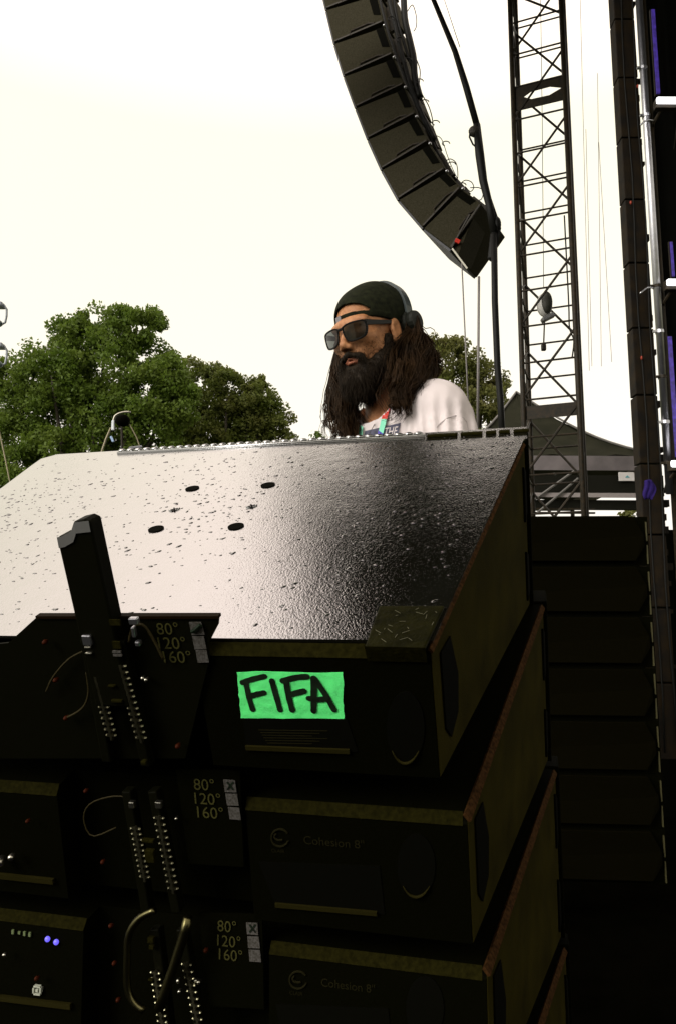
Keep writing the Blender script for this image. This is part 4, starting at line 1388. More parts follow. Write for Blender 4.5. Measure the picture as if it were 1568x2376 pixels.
# ------------------------------------------------------------------ the man
def nets(F, xs, ys, zs):
    """naive surface nets on a non-uniform grid -> verts, quads"""
    S = F < 0
    nx, ny, nz = F.shape
    cnt = np.zeros((nx - 1, ny - 1, nz - 1), np.int8)
    for dx in (0, 1):
        for dy in (0, 1):
            for dz in (0, 1):
                cnt += S[dx:nx - 1 + dx, dy:ny - 1 + dy, dz:nz - 1 + dz]
    act = (cnt > 0) & (cnt < 8)
    ci = np.argwhere(act)
    idx = -np.ones(act.shape, np.int64)
    idx[act] = np.arange(len(ci))
    acc = np.zeros((len(ci), 3))
    num = np.zeros(len(ci))
    I, J, K = ci.T
    X = [xs, ys, zs]
    corners = [(a, b, c) for a in (0, 1) for b in (0, 1) for c in (0, 1)]
    for p in corners:
        for ax in range(3):
            if p[ax] == 1:
                continue
            q = list(p)
            q[ax] = 1
            fa = F[I + p[0], J + p[1], K + p[2]]
            fb = F[I + q[0], J + q[1], K + q[2]]
            m = (fa < 0) != (fb < 0)
            t = np.where(m, fa / np.where(m, fa - fb, 1), 0)
            pos = np.stack([xs[I + p[0]], ys[J + p[1]], zs[K + p[2]]], 1)
            c = (I, J, K)[ax]
            pos[:, ax] = X[ax][c] * (1 - t) + X[ax][c + 1] * t
            acc += pos * m[:, None]
            num += m
    V = acc / num[:, None]
    Q = []
    # x edges
    d = S[:-1, 1:-1, 1:-1] != S[1:, 1:-1, 1:-1]
    i, j, k = np.nonzero(d)
    j += 1
    k += 1
    q = np.stack([idx[i, j - 1, k - 1], idx[i, j, k - 1], idx[i, j, k], idx[i, j - 1, k]], 1)
    fl = ~S[i, j, k]
    q[fl] = q[fl][:, ::-1]
    Q.append(q)
    d = S[1:-1, :-1, 1:-1] != S[1:-1, 1:, 1:-1]
    i, j, k = np.nonzero(d)
    i += 1
    k += 1
    q = np.stack([idx[i - 1, j, k - 1], idx[i - 1, j, k], idx[i, j, k], idx[i, j, k - 1]], 1)
    fl = ~S[i, j, k]
    q[fl] = q[fl][:, ::-1]
    Q.append(q)
    d = S[1:-1, 1:-1, :-1] != S[1:-1, 1:-1, 1:]
    i, j, k = np.nonzero(d)
    i += 1
    j += 1
    q = np.stack([idx[i - 1, j - 1, k], idx[i, j - 1, k], idx[i, j, k], idx[i - 1, j, k]], 1)
    fl = ~S[i, j, k]
    q[fl] = q[fl][:, ::-1]
    Q.append(q)
    Q = np.concatenate(Q)
    Q = Q[(Q >= 0).all(1)]
    return V, Q


def axis(lo, hi, f0, f1, fine, coarse):
    a = list(np.arange(lo, f0, coarse)) + list(np.arange(f0, f1, fine)) + list(np.arange(f1, hi, coarse))
    return np.array(a, np.float32)


def smin(a, b, k):
    h = np.clip(0.5 + 0.5 * (b - a) / k, 0, 1)
    return b * (1 - h) + a * h - k * h * (1 - h)


def smax(a, b, k):
    return -smin(-a, -b, k)


def ell(P, c, r):
    q = [(P[i] - c[i]) / r[i] for i in range(3)]
    k0 = np.sqrt(q[0] ** 2 + q[1] ** 2 + q[2] ** 2)
    k1 = np.sqrt((q[0] / r[0]) ** 2 + (q[1] / r[1]) ** 2 + (q[2] / r[2]) ** 2) + 1e-9
    return k0 * (k0 - 1) / k1


def caps(P, a, b, ra, rb):
    d = [b[i] - a[i] for i in range(3)]
    dd = sum(x * x for x in d)
    t = sum((P[i] - a[i]) * d[i] for i in range(3)) / dd
    t = np.clip(t, 0, 1)
    return np.sqrt(sum((P[i] - a[i] - t * d[i]) ** 2 for i in range(3))) - (ra + t * (rb - ra))


BODY_YAW, HEAD_YAW, HEAD_PITCH = -50.0, -41.0, 15.0
HB = Vector((0.0, -0.165, 1.635))                       # ear level centre in the body frame
HEADW = at(856, 782, 1.76)                               # same point in the place
BR3 = Matrix.Rotation(R(BODY_YAW), 3, 'Z')
BODY_M = Matrix.Translation(HEADW - BR3 @ HB) @ BR3.to_4x4()
HREL = Matrix.Rotation(R(HEAD_YAW - BODY_YAW), 3, 'Z') @ Matrix.Rotation(R(HEAD_PITCH), 3, 'X') @ Matrix.Rotation(R(-3), 3, 'Y')
HS = 0.93
HREL = HREL * HS
HEAD_M = BODY_M @ Matrix.Translation(HB) @ HREL.to_4x4()     # head frame: face towards -Y
RISER = BODY_M.translation.z


def head_sdf(p):
    P = [p[0], p[1], p[2]]
    A = [np.abs(p[0]), p[1], p[2]]
    d = ell(P, (0, .014, .045), (.078, .098, .088))
    d = smin(d, ell(P, (0, -.038, -.03), (.062, .066, .088)), .03)
    d = smin(d, ell(P, (0, -.082, -.106), (.026, .022, .020)), .03)
    d = smin(d, ell(A, (.05, -.022, -.062), (.018, .03, .028)), .03)
    d = smin(d, ell(A, (.045, -.068, -.016), (.022, .02, .018)), .025)
    d = smin(d, caps(A, (.008, -.094, .028), (.05, -.078, .03), .012, .009), .02)
    d = smax(d, -ell(A, (.033, -.108, .006), (.017, .014, .012)), .012)
    d = smin(d, caps(P, (0, -.096, .018), (0, -.119, -.026), .0075, .0105), .012)
    d = smin(d, ell(A, (.0115, -.110, -.033), (.008, .010, .0075)), .008)
    d = smin(d, caps(A, (0, -.1075, -.0622), (.024, -.097, -.0690), .0040, .0020), .005)
    d = smin(d, caps(A, (0, -.1055, -.0725), (.020, -.097, -.0735), .0044, .0022), .003)
    d = smax(d, -caps(A, (0, -.1130, -.0672), (.024, -.1015, -.0708), .0019, .0013), .0015)
    # ears
    e = ell(A, (.080, .014, -.002), (.009, .021, .033))
    e = smin(e, ell(A, (.078, .006, -.028), (.008, .011, .012)), .006)
    e = smax(e, -ell(A, (.090, .010, .002), (.007, .011, .018)), .004)
    d = smin(d, e, .006)
    return d


def body_sdf(P, head=True):
    X, Y, Z = P
    hi = P
    inv = np.array(HREL.inverted())
    q = [X - HB.x, Y - HB.y, Z - HB.z]
    h = [inv[i][0] * q[0] + inv[i][1] * q[1] + inv[i][2] * q[2] for i in range(3)]
    d = head_sdf(h) * HS
    hn = HREL @ Vector((0, .03, -.06)) + HB
    d = smin(d, caps(P, tuple(hn), (0, -.085, 1.43), .054, .064), .03)
    d = smin(d, ell(P, (0, -.055, 1.28), (.165, .11, .19)), .05)
    d = smin(d, ell(P, (0, -.02, 1.04), (.155, .11, .2)), .06)
    d = smin(d, caps(P, (-.16, -.09, 1.33), (.145, -.075, 1.415), .056, .058), .05)
    for sx_, sh, el, wr in ((1, (.150, -.075, 1.400), (.235, -.10, 1.13), (.22, -.30, .98)), (-1, (-.185, -.10, 1.325), (-.27, -.17, 1.07), (-.20, -.38, .98))):
        d = smin(d, caps(P, sh, el, .052, .040), .03)
        d = smin(d, caps(P, el, wr, .040, .027), .02)
        hx, hy, hz = wr
        # palm, fingers and thumb reaching forward and down
        d = smin(d, caps(P, (hx, hy - .01, hz - .005), (hx - sx_ * .01, hy - .075, hz - .03), .026, .030), .015)
        for k, ln in enumerate((.062, .074, .07, .054)):
            fx = hx - sx_ * .01 + (k - 1.5) * .021
            k1 = (fx, hy - .095, hz - .036)
            k2 = (fx, hy - .095 - ln * .55, hz - .05)
            k3 = (fx, hy - .095 - ln * .8, hz - .075)
            d = smin(d, smin(caps(P, k1, k2, .0095, .0085), caps(P, k2, k3, .0085, .0075), .003), .006)
        tx = hx - sx_ * .035
        d = smin(d, caps(P, (hx - sx_ * .018, hy - .03, hz - .015), (tx - sx_ * .012, hy - .085, hz - .04), .013, .009), .008)
    for sx_ in (1, -1):
        d = smin(d, caps(P, (sx_ * .085, 0, .93), (sx_ * .10, -.02, .50), .085, .055), .05)
        d = smin(d, caps(P, (sx_ * .10, -.02, .50), (sx_ * .11, .02, .09), .054, .038), .03)
        d = smin(d, caps(P, (sx_ * .11, .02, .05), (sx_ * .13, -.15, .035), .045, .036), .03)
    return d


def grid(xs, ys, zs):
    return np.meshgrid(xs, ys, zs, indexing='ij', sparse=True)


def np_mesh(name, V, Q):
    me = bpy.data.meshes.new(name)
    me.vertices.add(len(V))
    me.vertices.foreach_set('co', np.asarray(V, np.float32).ravel())
    n = len(Q)
    me.loops.add(4 * n)
    me.loops.foreach_set('vertex_index', np.asarray(Q, np.int32).ravel())
    me.polygons.add(n)
    me.polygons.foreach_set('loop_start', np.arange(0, 4 * n, 4, dtype=np.int32))
    me.update()
    me.validate()
    return me


man = thing('person', 'bearded man with long hair in backward black cap, sunglasses and white printed t-shirt', 'person', M=BODY_M)
OBM['head'] = HEAD_M

xs = axis(-.40, .42, -.13, .13, .0036, .012)
ys = axis(-.62, .20, -.32, -.02, .0036, .012)
zs = axis(-.02, 1.80, 1.47, 1.80, .0036, .012)
Pg = grid(xs, ys, zs)
# evaluate the upper (head) and lower slabs together
F = body_sdf(Pg).astype(np.float32)
V, Q = nets(F, xs, ys, zs)
me = np_mesh('body', V, Q)


def skin_mat():
    m = mat('skin', (0.29, 0.118, 0.045), 0.5, spec=0.3, noise=(60, (0.46, 0.215, 0.095), 0.20), bump=(420, 0.0012), bump2=(90, 0.0016))
    n, l = m.node_tree.nodes, m.node_tree.links
    b = n['Principled BSDF']
    b.inputs['Subsurface Weight'].default_value = 0.02
    b.inputs['Subsurface Radius'].default_value = (0.01, 0.004, 0.002)
    at_ = n.new('ShaderNodeAttribute')
    at_.attribute_name = 'lip'
    mx = n.new('ShaderNodeMix')
    mx.data_type = 'RGBA'
    src = b.inputs['Base Color'].links[0].from_socket
    l.new(at_.outputs['Fac'], mx.inputs[0])
    l.new(src, mx.inputs[6])
    mx.inputs[7].default_value = (0.36, 0.13, 0.07, 1)
    l.new(mx.outputs[2], b.inputs['Base Color'])
    return m


body = link('body', me, skin_mat(), man, local=True, smooth=True)
HI = np.array(HREL.inverted())
hv = (V - np.array(HB)) @ HI.T
lipv = np.clip(1.4 - np.maximum(np.abs(hv[:, 0]) / .027, np.abs(hv[:, 2] + .068) / .0088), 0, .3) / .3 * (hv[:, 1] < -.092)
la = me.attributes.new('lip', 'FLOAT', 'POINT')
la.data.foreach_set('value', lipv.astype(np.float32))


def noise3(X, Y, Z, s, seed=0):
    r = np.random.default_rng(seed)
    o = 0
    for k in range(5):
        f = r.normal(size=3) * s
        o = o + np.sin(X * f[0] + Y * f[1] + Z * f[2] + r.random() * 6)
    return o / 5


# --- t-shirt
xs = np.arange(-.40, .42, .0065, dtype=np.float32)
ys = np.arange(-.30, .17, .0065, dtype=np.float32)
zs = np.arange(.80, 1.56, .0065, dtype=np.float32)
P = grid(xs, ys, zs)
d = ell(P, (0, -.052, 1.27), (.190, .130, .21))
d = smin(d, ell(P, (0, -.02, 1.0), (.185, .135, .30)), .06)
d = smin(d, caps(P, (-.16, -.09, 1.335), (.138, -.072, 1.425), .070, .070), .05)
d = smin(d, caps(P, (0, -.07, 1.43), (.12, -.06, 1.445), .075, .062), .04)
d = smin(d, caps(P, (0, -.055, 1.40), (0, -.085, 1.46), .088, .078), .05)
for sh, el in (((.150, -.075, 1.400), (.235, -.10, 1.13)), ((-.185, -.10, 1.325), (-.27, -.17, 1.07))):
    mid = tuple(sh[i] * .28 + el[i] * .72 for i in range(3))
    d = smin(d, caps(P, sh, mid, .072, .076), .04)
# folds: run from the shoulder down, and slanting off the armpit
X_, Y_, Z_ = P
fa_ = np.sin((X_ * 70 + Y_ * 62 - Z_ * 16) + 1.6 * np.sin(Z_ * 17 + X_ * 9))
fold = -0.011 * np.abs(fa_) ** 2.5 * np.clip((1.47 - Z_) * 9, 0.05, 1)
fold = fold + 0.006 * np.sin(X_ * 35 - Y_ * 60 - Z_ * 40) * np.clip(1 - ((X_ - .17) ** 2 + (Z_ - 1.28) ** 2) / .02, 0, 1)
fold = fold + 0.002 * noise3(X_, Y_, Z_, 60, 3)
d = d + fold
inner = d + 0.004
d = np.maximum(d, -caps(P, (0, -.10, 1.47), tuple(HREL @ Vector((0, .03, -.05)) + HB), .074, .09))
d = np.maximum(d, -ell(P, (0, -.185, 1.455), (.075, .06, .045)))
d = np.maximum(d, .86 - Z_)
V, Q = nets(d.astype(np.float32) + 0 * X_, xs, ys, zs)
shirt_me = np_mesh('t_shirt', V, Q)
SHIRT = mat('white_cotton', (0.68, 0.615, 0.61), 0.9, spec=0.05, bump=(900, 0.0004), noise=(8, (0.64, 0.57, 0.565), 0.3))
shirt = link('t_shirt', shirt_me, SHIRT, man, local=True, smooth=True)
bvh = BVHTree.FromPolygons([tuple(v) for v in V], [tuple(int(i) for i in q) for q in Q])


def on_shirt(x, z, off=0.0025, src_y=-.6, slant=0.0):
    hit = bvh.ray_cast(Vector((x, src_y, z)), Vector((slant, 1, 0)).normalized())
    if hit[0] is None:
        return Vector((x, -.17, z))
    return hit[0] - Vector((slant, 1, 0)).normalized() * off


# --- trousers and shoes
xs = np.arange(-.24, .25, .012, dtype=np.float32)
ys = np.arange(-.22, .16, .012, dtype=np.float32)
zs = np.arange(-.01, 1.02, .012, dtype=np.float32)
P = grid(xs, ys, zs)
A = [np.abs(P[0]), P[1], P[2]]
d = caps(A, (.085, 0, .93), (.10, -.02, .50), .105, .075)
d = smin(d, caps(A, (.10, -.02, .50), (.11, .02, .12), .074, .068), .03)
d = smin(d, ell(P, (0, 0, .95), (.175, .125, .1)), .04)
d = np.maximum(d, P[2] - .99) + 0 * P[1]
V, Q = nets(d.astype(np.float32), xs, ys, zs)
link('trousers', np_mesh('trousers', V, Q), mat('dark_denim', (0.02, 0.02, 0.025), 0.9), man, local=True, smooth=True)
for sx_ in (1, -1):
    xs = np.arange(.04, .22, .008, dtype=np.float32)
    ys = np.arange(-.24, .12, .008, dtype=np.float32)
    zs = np.arange(-.01, .15, .008, dtype=np.float32)
    P = grid(xs, ys, zs)
    d = smin(caps(P, (.11, .02, .06), (.13, -.15, .045), .055, .05), caps(P, (.11, .03, .05), (.11, .03, .11), .05, .048), .03)
    d = np.maximum(d, 0.0 - P[2])
    V, Q = nets(d.astype(np.float32), xs, ys, zs)
    V[:, 0] *= sx_
    if sx_ < 0:
        Q = Q[:, ::-1]
    link('shoe', np_mesh('shoe', V, Q), mat('shoe_black', (0.015, 0.015, 0.015), 0.6), man, local=True, smooth=True)


def head_part(name, me, m, parent, smooth=True):
    """mesh given in the head frame"""
    me.transform(Matrix.Translation(HB) @ HREL.to_4x4())
    return link(name, me, m, parent, local=True, smooth=smooth)


# --- cap worn backwards
xs = np.arange(-.11, .11, .0026, dtype=np.float32)
ys = np.arange(-.12, .16, .0026, dtype=np.float32)
zs = np.arange(-.03, .17, .0026, dtype=np.float32)
P = grid(xs, ys, zs)
X_, Y_, Z_ = P
d = ell(P, (0, .027, .052), (.0885, .118, .090))
d = smin(d, ell(P, (0, .055, .062), (.080, .080, .088)), .03)
rim = (Z_ - (.043 - .22 * (Y_ + .09)))           # lower rim, dropping towards the back
shell = np.maximum(d, -(d + .0045))
shell = np.maximum(shell, -rim)
arch = np.sqrt((X_ / .062) ** 2 + ((Z_ - .045) / .037) ** 2) - 1
arch = np.maximum(arch * .04, Y_ + .02)
shell = np.maximum(shell, -arch)
strap = np.maximum(np.maximum(d - .001, -(d + .004)), np.maximum(-rim, rim - .0145))
strap = np.maximum(strap, Y_ + .0)
cap_d = np.minimum(shell, strap)
V, Q = nets(cap_d.astype(np.float32), xs, ys, zs)
CAPM = mat('cap_cloth', (0.005, 0.006, 0.003), 0.85, spec=0.08, noise=(90, (0.016, 0.018, 0.008), 0.2), bump=(500, 0.0006))
capo = head_part('cap', np_mesh('cap', V, Q), CAPM, man)
# peak at the back
vs, fs = [], []
for j in range(7):
    for k in range(13):
        a = R(-70 + 140 * k / 12)
        rad = .108 + j * .0115 * math.cos(a * .8)
        vs.append((.092 * math.sin(a) * (1 + j * .01), .018 + rad * math.cos(a), .012 - j * .006 - .012 * (a / 1.2) ** 2))
for j in range(6):
    for k in range(12):
        q = j * 13 + k
        fs.append((q, q + 1, q + 14, q + 13))
me = bpy.data.meshes.new('cap_peak')
me.from_pydata(vs, [], fs)
pk_o = head_part('cap_peak', me, CAPM, capo)
sm = pk_o.modifiers.new('thick', 'SOLIDIFY')
sm.thickness = .003
# adjuster tab on the strap
tb = MB()
def on_cap(ang, z, off):
    # point on the cap ellipsoid at azimuth ang from the face direction
    k = math.sqrt(max(0, 1 - ((z - .052) / .090) ** 2))
    return Vector(((.0885 * k + off) * math.sin(ang), .027 - (.118 * k + off) * math.cos(ang), z))
n = 6
for i in range(n):
    a0, a1 = R(-22 + 15 * i / n), R(-22 + 15 * (i + 1) / n)
    pz = .0435
    tb.hexa([on_cap(a0, pz + .001, .001), on_cap(a1, pz + .001, .001), on_cap(a1, pz + .001, .003), on_cap(a0, pz + .001, .003), on_cap(a0, pz + .0135, .001), on_cap(a1, pz + .0135, .001), on_cap(a1, pz + .0135, .003), on_cap(a0, pz + .0135, .003)])
me = bpy.data.meshes.new('strap_tab')
me.from_pydata(tb.v, [], tb.f)
head_part('strap_tab', me, mat('tab_grey', (0.20, 0.19, 0.20), 0.5), capo, smooth=False)

# --- sunglasses
FRAME = mat('frame_black', (0.004, 0.004, 0.003), 0.3, spec=0.12)
def lens_poly(s, inset=0.0):
    pts = [(.006, .0165), (.020, .0215), (.046, .0225), (.068, .0195), (.072, .006), (.069, -.013), (.060, -.0235), (.038, -.0275), (.019, -.0235), (.009, -.008)]
    pts = [(p.x, p.z) for p in catmull([(x, 0, z) for x, z in pts + pts[:1]], 31)[:-1]]
    c = (.037, 0)
    out = []
    for x, z in pts:
        x2, z2 = c[0] + (x - c[0]) * (1 - inset / .03), c[1] + (z - c[1]) * (1 - inset / .02)
        y = -.1215 + 1.9 * max(0, x2 - .006) ** 2 * 2.6
        out.append(Vector((s * x2, y, z2 + .002)))
    return out
for s in (1, -1):
    fr = MB()
    o_, i_ = lens_poly(s), lens_poly(s, .0035)
    n = len(o_)
    for k in range(n):
        j = (k + 1) % n
        fr.hexa([o_[k], o_[j], i_[j], i_[k], o_[k] + Vector((0, .005, 0)), o_[j] + Vector((0, .005, 0)), i_[j] + Vector((0, .005, 0)), i_[k] + Vector((0, .005, 0))])
    # temple arm
    e = Vector((s * .0685, -.096, .016))
    fr.hexa([(s * .066, -.099, .007), (s * .0705, -.099, .007), (s * .083, .01, .012), (s * .079, .01, .012), (s * .066, -.099, .022), (s * .0705, -.099, .022), (s * .083, .01, .021), (s * .079, .01, .021)])
    if s == 1:
        fr.box((0, -.119, .0145), (.02, .006, .007))
    me = bpy.data.meshes.new('sunglasses_frame')
    me.from_pydata(fr.v, [], fr.f)
    fo = head_part('sunglasses_frame', me, FRAME, man, smooth=False)
    bv = fo.modifiers.new('bevel', 'BEVEL')
    bv.width = .0008
    ln = MB()
    rim_ = lens_poly(s, .0025)
    cx_, cz_ = sum(p.x for p in rim_) / len(rim_), sum(p.z for p in rim_) / len(rim_)
    lv, lf = [], []
    nr = len(rim_)
    for rg in range(4):
        k_ = 1 - rg / 3.2
        for p in rim_:
            x_ = cx_ + (p.x - cx_) * k_
            lv.append((x_, -.1195 + 1.9 * max(0, abs(x_) - .006) ** 2 * 2.6, cz_ + (p.z - cz_) * k_))
    for rg in range(3):
        for k in range(nr):
            a_, b_ = rg * nr + k, rg * nr + (k + 1) % nr
            lf.append((a_, b_, b_ + nr, a_ + nr))
    lf.append(tuple(range(3 * nr, 4 * nr)))
    ln.add(lv, lf)
    me = bpy.data.meshes.new('sunglasses_lens')
    me.from_pydata(ln.v, [], ln.f)
    if 'dark_lens' not in MATS:
        m = mat('dark_lens', (0.004, 0.005, 0.004), 0.05, spec=0.5)
        nn, ll = m.node_tree.nodes, m.node_tree.links
        tr_ = nn.new('ShaderNodeBsdfTransparent')
        tr_.inputs['Color'].default_value = (0.5, 0.55, 0.52, 1)
        mx = nn.new('ShaderNodeMixShader')
        mx.inputs[0].default_value = 0.20
        ll.new(nn['Principled BSDF'].outputs[0], mx.inputs[1])
        ll.new(tr_.outputs[0], mx.inputs[2])
        ll.new(mx.outputs[0], nn['Material Output'].inputs['Surface'])
    head_part('sunglasses_lens', me, MATS['dark_lens'], fo, smooth=True)

# --- headphones pushed back behind the ears
HPB = mat('headphone_band', (0.03, 0.04, 0.04), 0.35, spec=0.4)
bd = MB()
pts = []
for k in range(25):
    a = R(-92 + 184 * k / 24)
    pts.append(Vector((.0980 * math.sin(a), .062 + .034 * math.cos(a), .030 + .1215 * math.cos(a))))
for k in range(24):
    bd.bar(pts[k], pts[k + 1].lerp(pts[k], -.03), .026, .007, (0, 1, -.25))
me = bpy.data.meshes.new('headphone_band')
me.from_pydata(bd.v, [], bd.f)
hb_o = head_part('headphone_band', me, HPB, man, smooth=False)
for s in (1, -1):
    cu = MB()
    Mx = Matrix.Rotation(R(90), 3, 'Y')
    for r_, x0_, x1_ in ((.034, .088, .100), (.030, .100, .118)):
        cu.tube([(s * x0_, .066, .012), (s * (x0_ * .4 + x1_ * .6), .066, .012), (s * x1_, .066, .012)], [r_ * .94, r_, r_ * .9], 18)
    me = bpy.data.meshes.new('ear_cup')
    me.from_pydata(cu.v, [], cu.f)
    head_part('ear_cup', me, mat('cup_black', (0.010, 0.011, 0.008), 0.5, spec=0.12), hb_o, smooth=False)

# --- beard mass with mouth opening
xs = np.arange(-.085, .085, .003, dtype=np.float32)
ys = np.arange(-.15, .03, .003, dtype=np.float32)
zs = np.arange(-.20, .0, .003, dtype=np.float32)
P = grid(xs, ys, zs)
A = [np.abs(P[0]), P[1], P[2]]
d = ell(P, (0, -.070, -.112), (.044, .042, .046))
d = smin(d, caps(A, (.066, -.012, -.022), (.056, -.040, -.085), .012, .024), .02)
d = smin(d, caps(A, (.055, -.045, -.08), (.02, -.085, -.125), .024, .03), .02)
d = smin(d, caps(A, (.003, -.108, -.0515), (.026, -.096, -.064), .0085, .009), .006)
d = smin(d, caps(A, (.027, -.096, -.064), (.034, -.080, -.095), .009, .014), .012)
d = smin(d, caps(P, (0, -.075, -.132), (0, -.062, -.160), .027, .012), .03)
hole = ell(P, (0, -.112, -.0676), (.028, .036, .0078))
d = smax(d, -hole, .004)
d = d + .0018 * noise3(P[0], P[1], P[2], 260, 5)
V, Q = nets(d.astype(np.float32), xs, ys, zs)
HAIRM = mat('dark_hair', (0.009, 0.0055, 0.0025), 0.65, spec=0.12, noise=(90, (0.018, 0.011, 0.005), 0.2))
HAIRB = mat('brown_hair', (0.009, 0.0048, 0.0018), 0.6, spec=0.12, noise=(25, (0.038, 0.018, 0.005), 0.25))
bv_pts, bq = V.copy(), Q
beard = head_part('beard', np_mesh('beard', V, Q), HAIRM, man)
HM_np = np.array((Matrix.Translation(HB) @ HREL.to_4x4()))


def strands_mesh(name, paths, radii, m, parent):
    """paths: (N, K, 3) body-frame points; triangular tapered strands"""
    N, K, _ = paths.shape
    T = np.gradient(paths, axis=1)
    T /= np.linalg.norm(T, axis=2)[..., None] + 1e-9
    ref = np.tile(np.array([0.31, 0.77, 0.55]), (N, K, 1))
    s = np.cross(T, ref)
    s /= np.linalg.norm(s, axis=2)[..., None] + 1e-9
    t = np.cross(T, s)
    ring = []
    for a in (0, 2.0944, 4.18879):
        ring.append(paths + (s * math.cos(a) + t * math.sin(a)) * radii[..., None])
    Vv = np.stack(ring, 2).reshape(-1, 3)
    base = (np.arange(N) * K * 3)[:, None, None]
    kk = (np.arange(K - 1) * 3)[None, :, None]
    e = np.arange(3)[None, None, :]
    a = base + kk + e
    b = base + kk + (e + 1) % 3
    Qd = np.stack([a, b, b + 3, a + 3], 3).reshape(-1, 4)
    return tag(link(name, np_mesh(name, Vv, Qd), m, parent, local=True, smooth=True), kind='stuff')


# short beard strands off the beard surface
rng = np.random.default_rng(21)
sel = rng.integers(0, len(bv_pts), 7000)
p0 = bv_pts[sel] + rng.normal(size=(7000, 3)) * .0022
ctr = np.array((0, -.03, -.06))
outv = p0 - ctr
outv /= np.linalg.norm(outv, axis=1)[:, None]
keep = ~((np.abs(p0[:, 0]) < .024) & (np.abs(p0[:, 2] + .0705) < .015) & (p0[:, 1] < -.08))
p0, outv = p0[keep], outv[keep]
n = len(p0)
dirv = outv * .55 + np.array((0, -.1, -.9)) + rng.normal(size=(n, 3)) * .35
dirv /= np.linalg.norm(dirv, axis=1)[:, None]
ln = (.006 + .016 * rng.random(n) * np.clip((-p0[:, 2] - .05) * 14, .25, 1))
K = 5
u = np.linspace(0, 1, K)[None, :, None]
curl = rng.normal(size=(n, 1, 3)) * .004
paths = p0[:, None, :] + dirv[:, None, :] * ln[:, None, None] * u + curl * u * u + np.array((0, 0, -.004)) * u * u
paths = paths @ HM_np[:3, :3].T + HM_np[:3, 3]
rad = np.tile(np.linspace(.0006, .00015, K), (n, 1))
strands_mesh('beard_strands', paths, rad, HAIRM, beard)

# stubble thinning out over the cheeks above the beard edge
cand = np.nonzero((hv[:, 2] > -.085) & (hv[:, 2] < -.012) & (np.abs(hv[:, 0]) > .022) & (hv[:, 1] < .0) & (hv[:, 1] > -.115))[0]
pk_ = cand[rng.random(len(cand)) < np.clip((-hv[cand, 2] - .008) * 16, 0, .8) ** 2]
ps = np.repeat(hv[pk_], 2, axis=0)
n = len(ps)
ps = ps + rng.normal(size=(n, 3)) * .0012
on = ps - np.array((0, -.02, -.03))
on /= np.linalg.norm(on, axis=1)[:, None]
dv_ = on * .5 + np.array((0, -.05, -.8)) + rng.normal(size=(n, 3)) * .3
dv_ /= np.linalg.norm(dv_, axis=1)[:, None]
u3 = np.linspace(0, 1, 3)[None, :, None]
sp_ = ps[:, None, :] + dv_[:, None, :] * (.002 + .005 * rng.random(n))[:, None, None] * u3
sp_ = sp_ @ HM_np[:3, :3].T + HM_np[:3, 3]
strands_mesh('cheek_stubble', sp_, np.tile(np.linspace(.0004, .00012, 3), (n, 1)), HAIRM, beard)

# --- long wavy hair: guide locks given in the place, turned into the body frame
GUIDES = [  # (weight, [(px, py, Y, spread)...])
    (520, [(962, 738, 1.735, .006), (964, 778, 1.730, .011), (955, 832, 1.700, .022), (946, 893, 1.665, .024), (930, 955, 1.645, .020)]),
    (420, [(958, 758, 1.752, .008), (973, 800, 1.750, .017), (978, 850, 1.730, .030), (958, 905, 1.700, .028), (935, 945, 1.670, .022)]),
    (300, [(952, 765, 1.80, .010), (974, 812, 1.80, .022), (988, 855, 1.80, .024), (985, 885, 1.78, .022)]),
    (240, [(958, 785, 1.77, .008), (988, 814, 1.76, .013), (1004, 842, 1.76, .013), (998, 868, 1.75, .012)]),
    (420, [(800, 765, 1.86, .006), (792, 850, 1.82, .012), (796, 920, 1.79, .022), (808, 975, 1.77, .020), (822, 1030, 1.76, .016)]),
    (190, [(795, 780, 1.86, .005), (782, 860, 1.83, .009), (780, 930, 1.81, .014), (786, 985, 1.80, .016), (790, 1040, 1.79, .016)]),
    (36, [(790, 800, 1.86, .004), (772, 880, 1.84, .009), (770, 950, 1.83, .012), (762, 985, 1.82, .012), (785, 1030, 1.81, .015)]),
    (200, [(925, 840, 1.67, .008), (920, 885, 1.655, .012), (912, 920, 1.65, .010), (918, 950, 1.64, .010)]),
    (90, [(826, 905, 1.75, .008), (820, 940, 1.76, .009), (822, 985, 1.76, .008), (824, 1030, 1.76, .007)]),
]
BI = BODY_M.inverted()
allp, allr, tipc = [], [], []
K = 16
for wgt, g_ in GUIDES:
    c3 = catmull([BI @ at(x, y, Y) for x, y, Y, s in g_], K)
    sp = np.interp(np.linspace(0, 1, K), np.linspace(0, 1, len(g_)), [s for *_, s in g_])
    C3 = np.array([tuple(p) for p in c3])
    for lock in range(max(3, wgt // 26)):
        lo = rng.normal(size=3) * .75
        ph, fr_ = rng.random(3) * 6.28, 2.2 + rng.random(3) * 2.4
        am = .005 + .011 * rng.random()
        cnt = int(wgt / max(3, wgt // 26))
        for st in range(cnt):
            off = lo + rng.normal(size=3) * (.34 if rng.random() > .06 else .8)
            uu = np.linspace(0, 1, K)
            wave = np.stack([am * (np.sin(uu * fr_[j] * 6.28 * .8 + ph[j] + .3 * rng.normal()) + .35 * np.sin(uu * fr_[j] * 15 + ph[j] * 2)) * uu ** .8 for j in range(3)], 1)
            L_ = 1 - .22 * rng.random()
            pth = C3 + off[None, :] * sp[:, None] * .84 + wave
            pth = np.stack([np.interp(uu * L_, uu, pth[:, j]) for j in range(3)], 1)
            allp.append(pth)
            allr.append(np.linspace(.0012, .0004, K) * (0.8 + .6 * rng.random()))
allp, allr = np.array(allp), np.array(allr)
hair = strands_mesh('hair', allp, allr, HAIRB, man)
hair['kind'] = 'stuff'
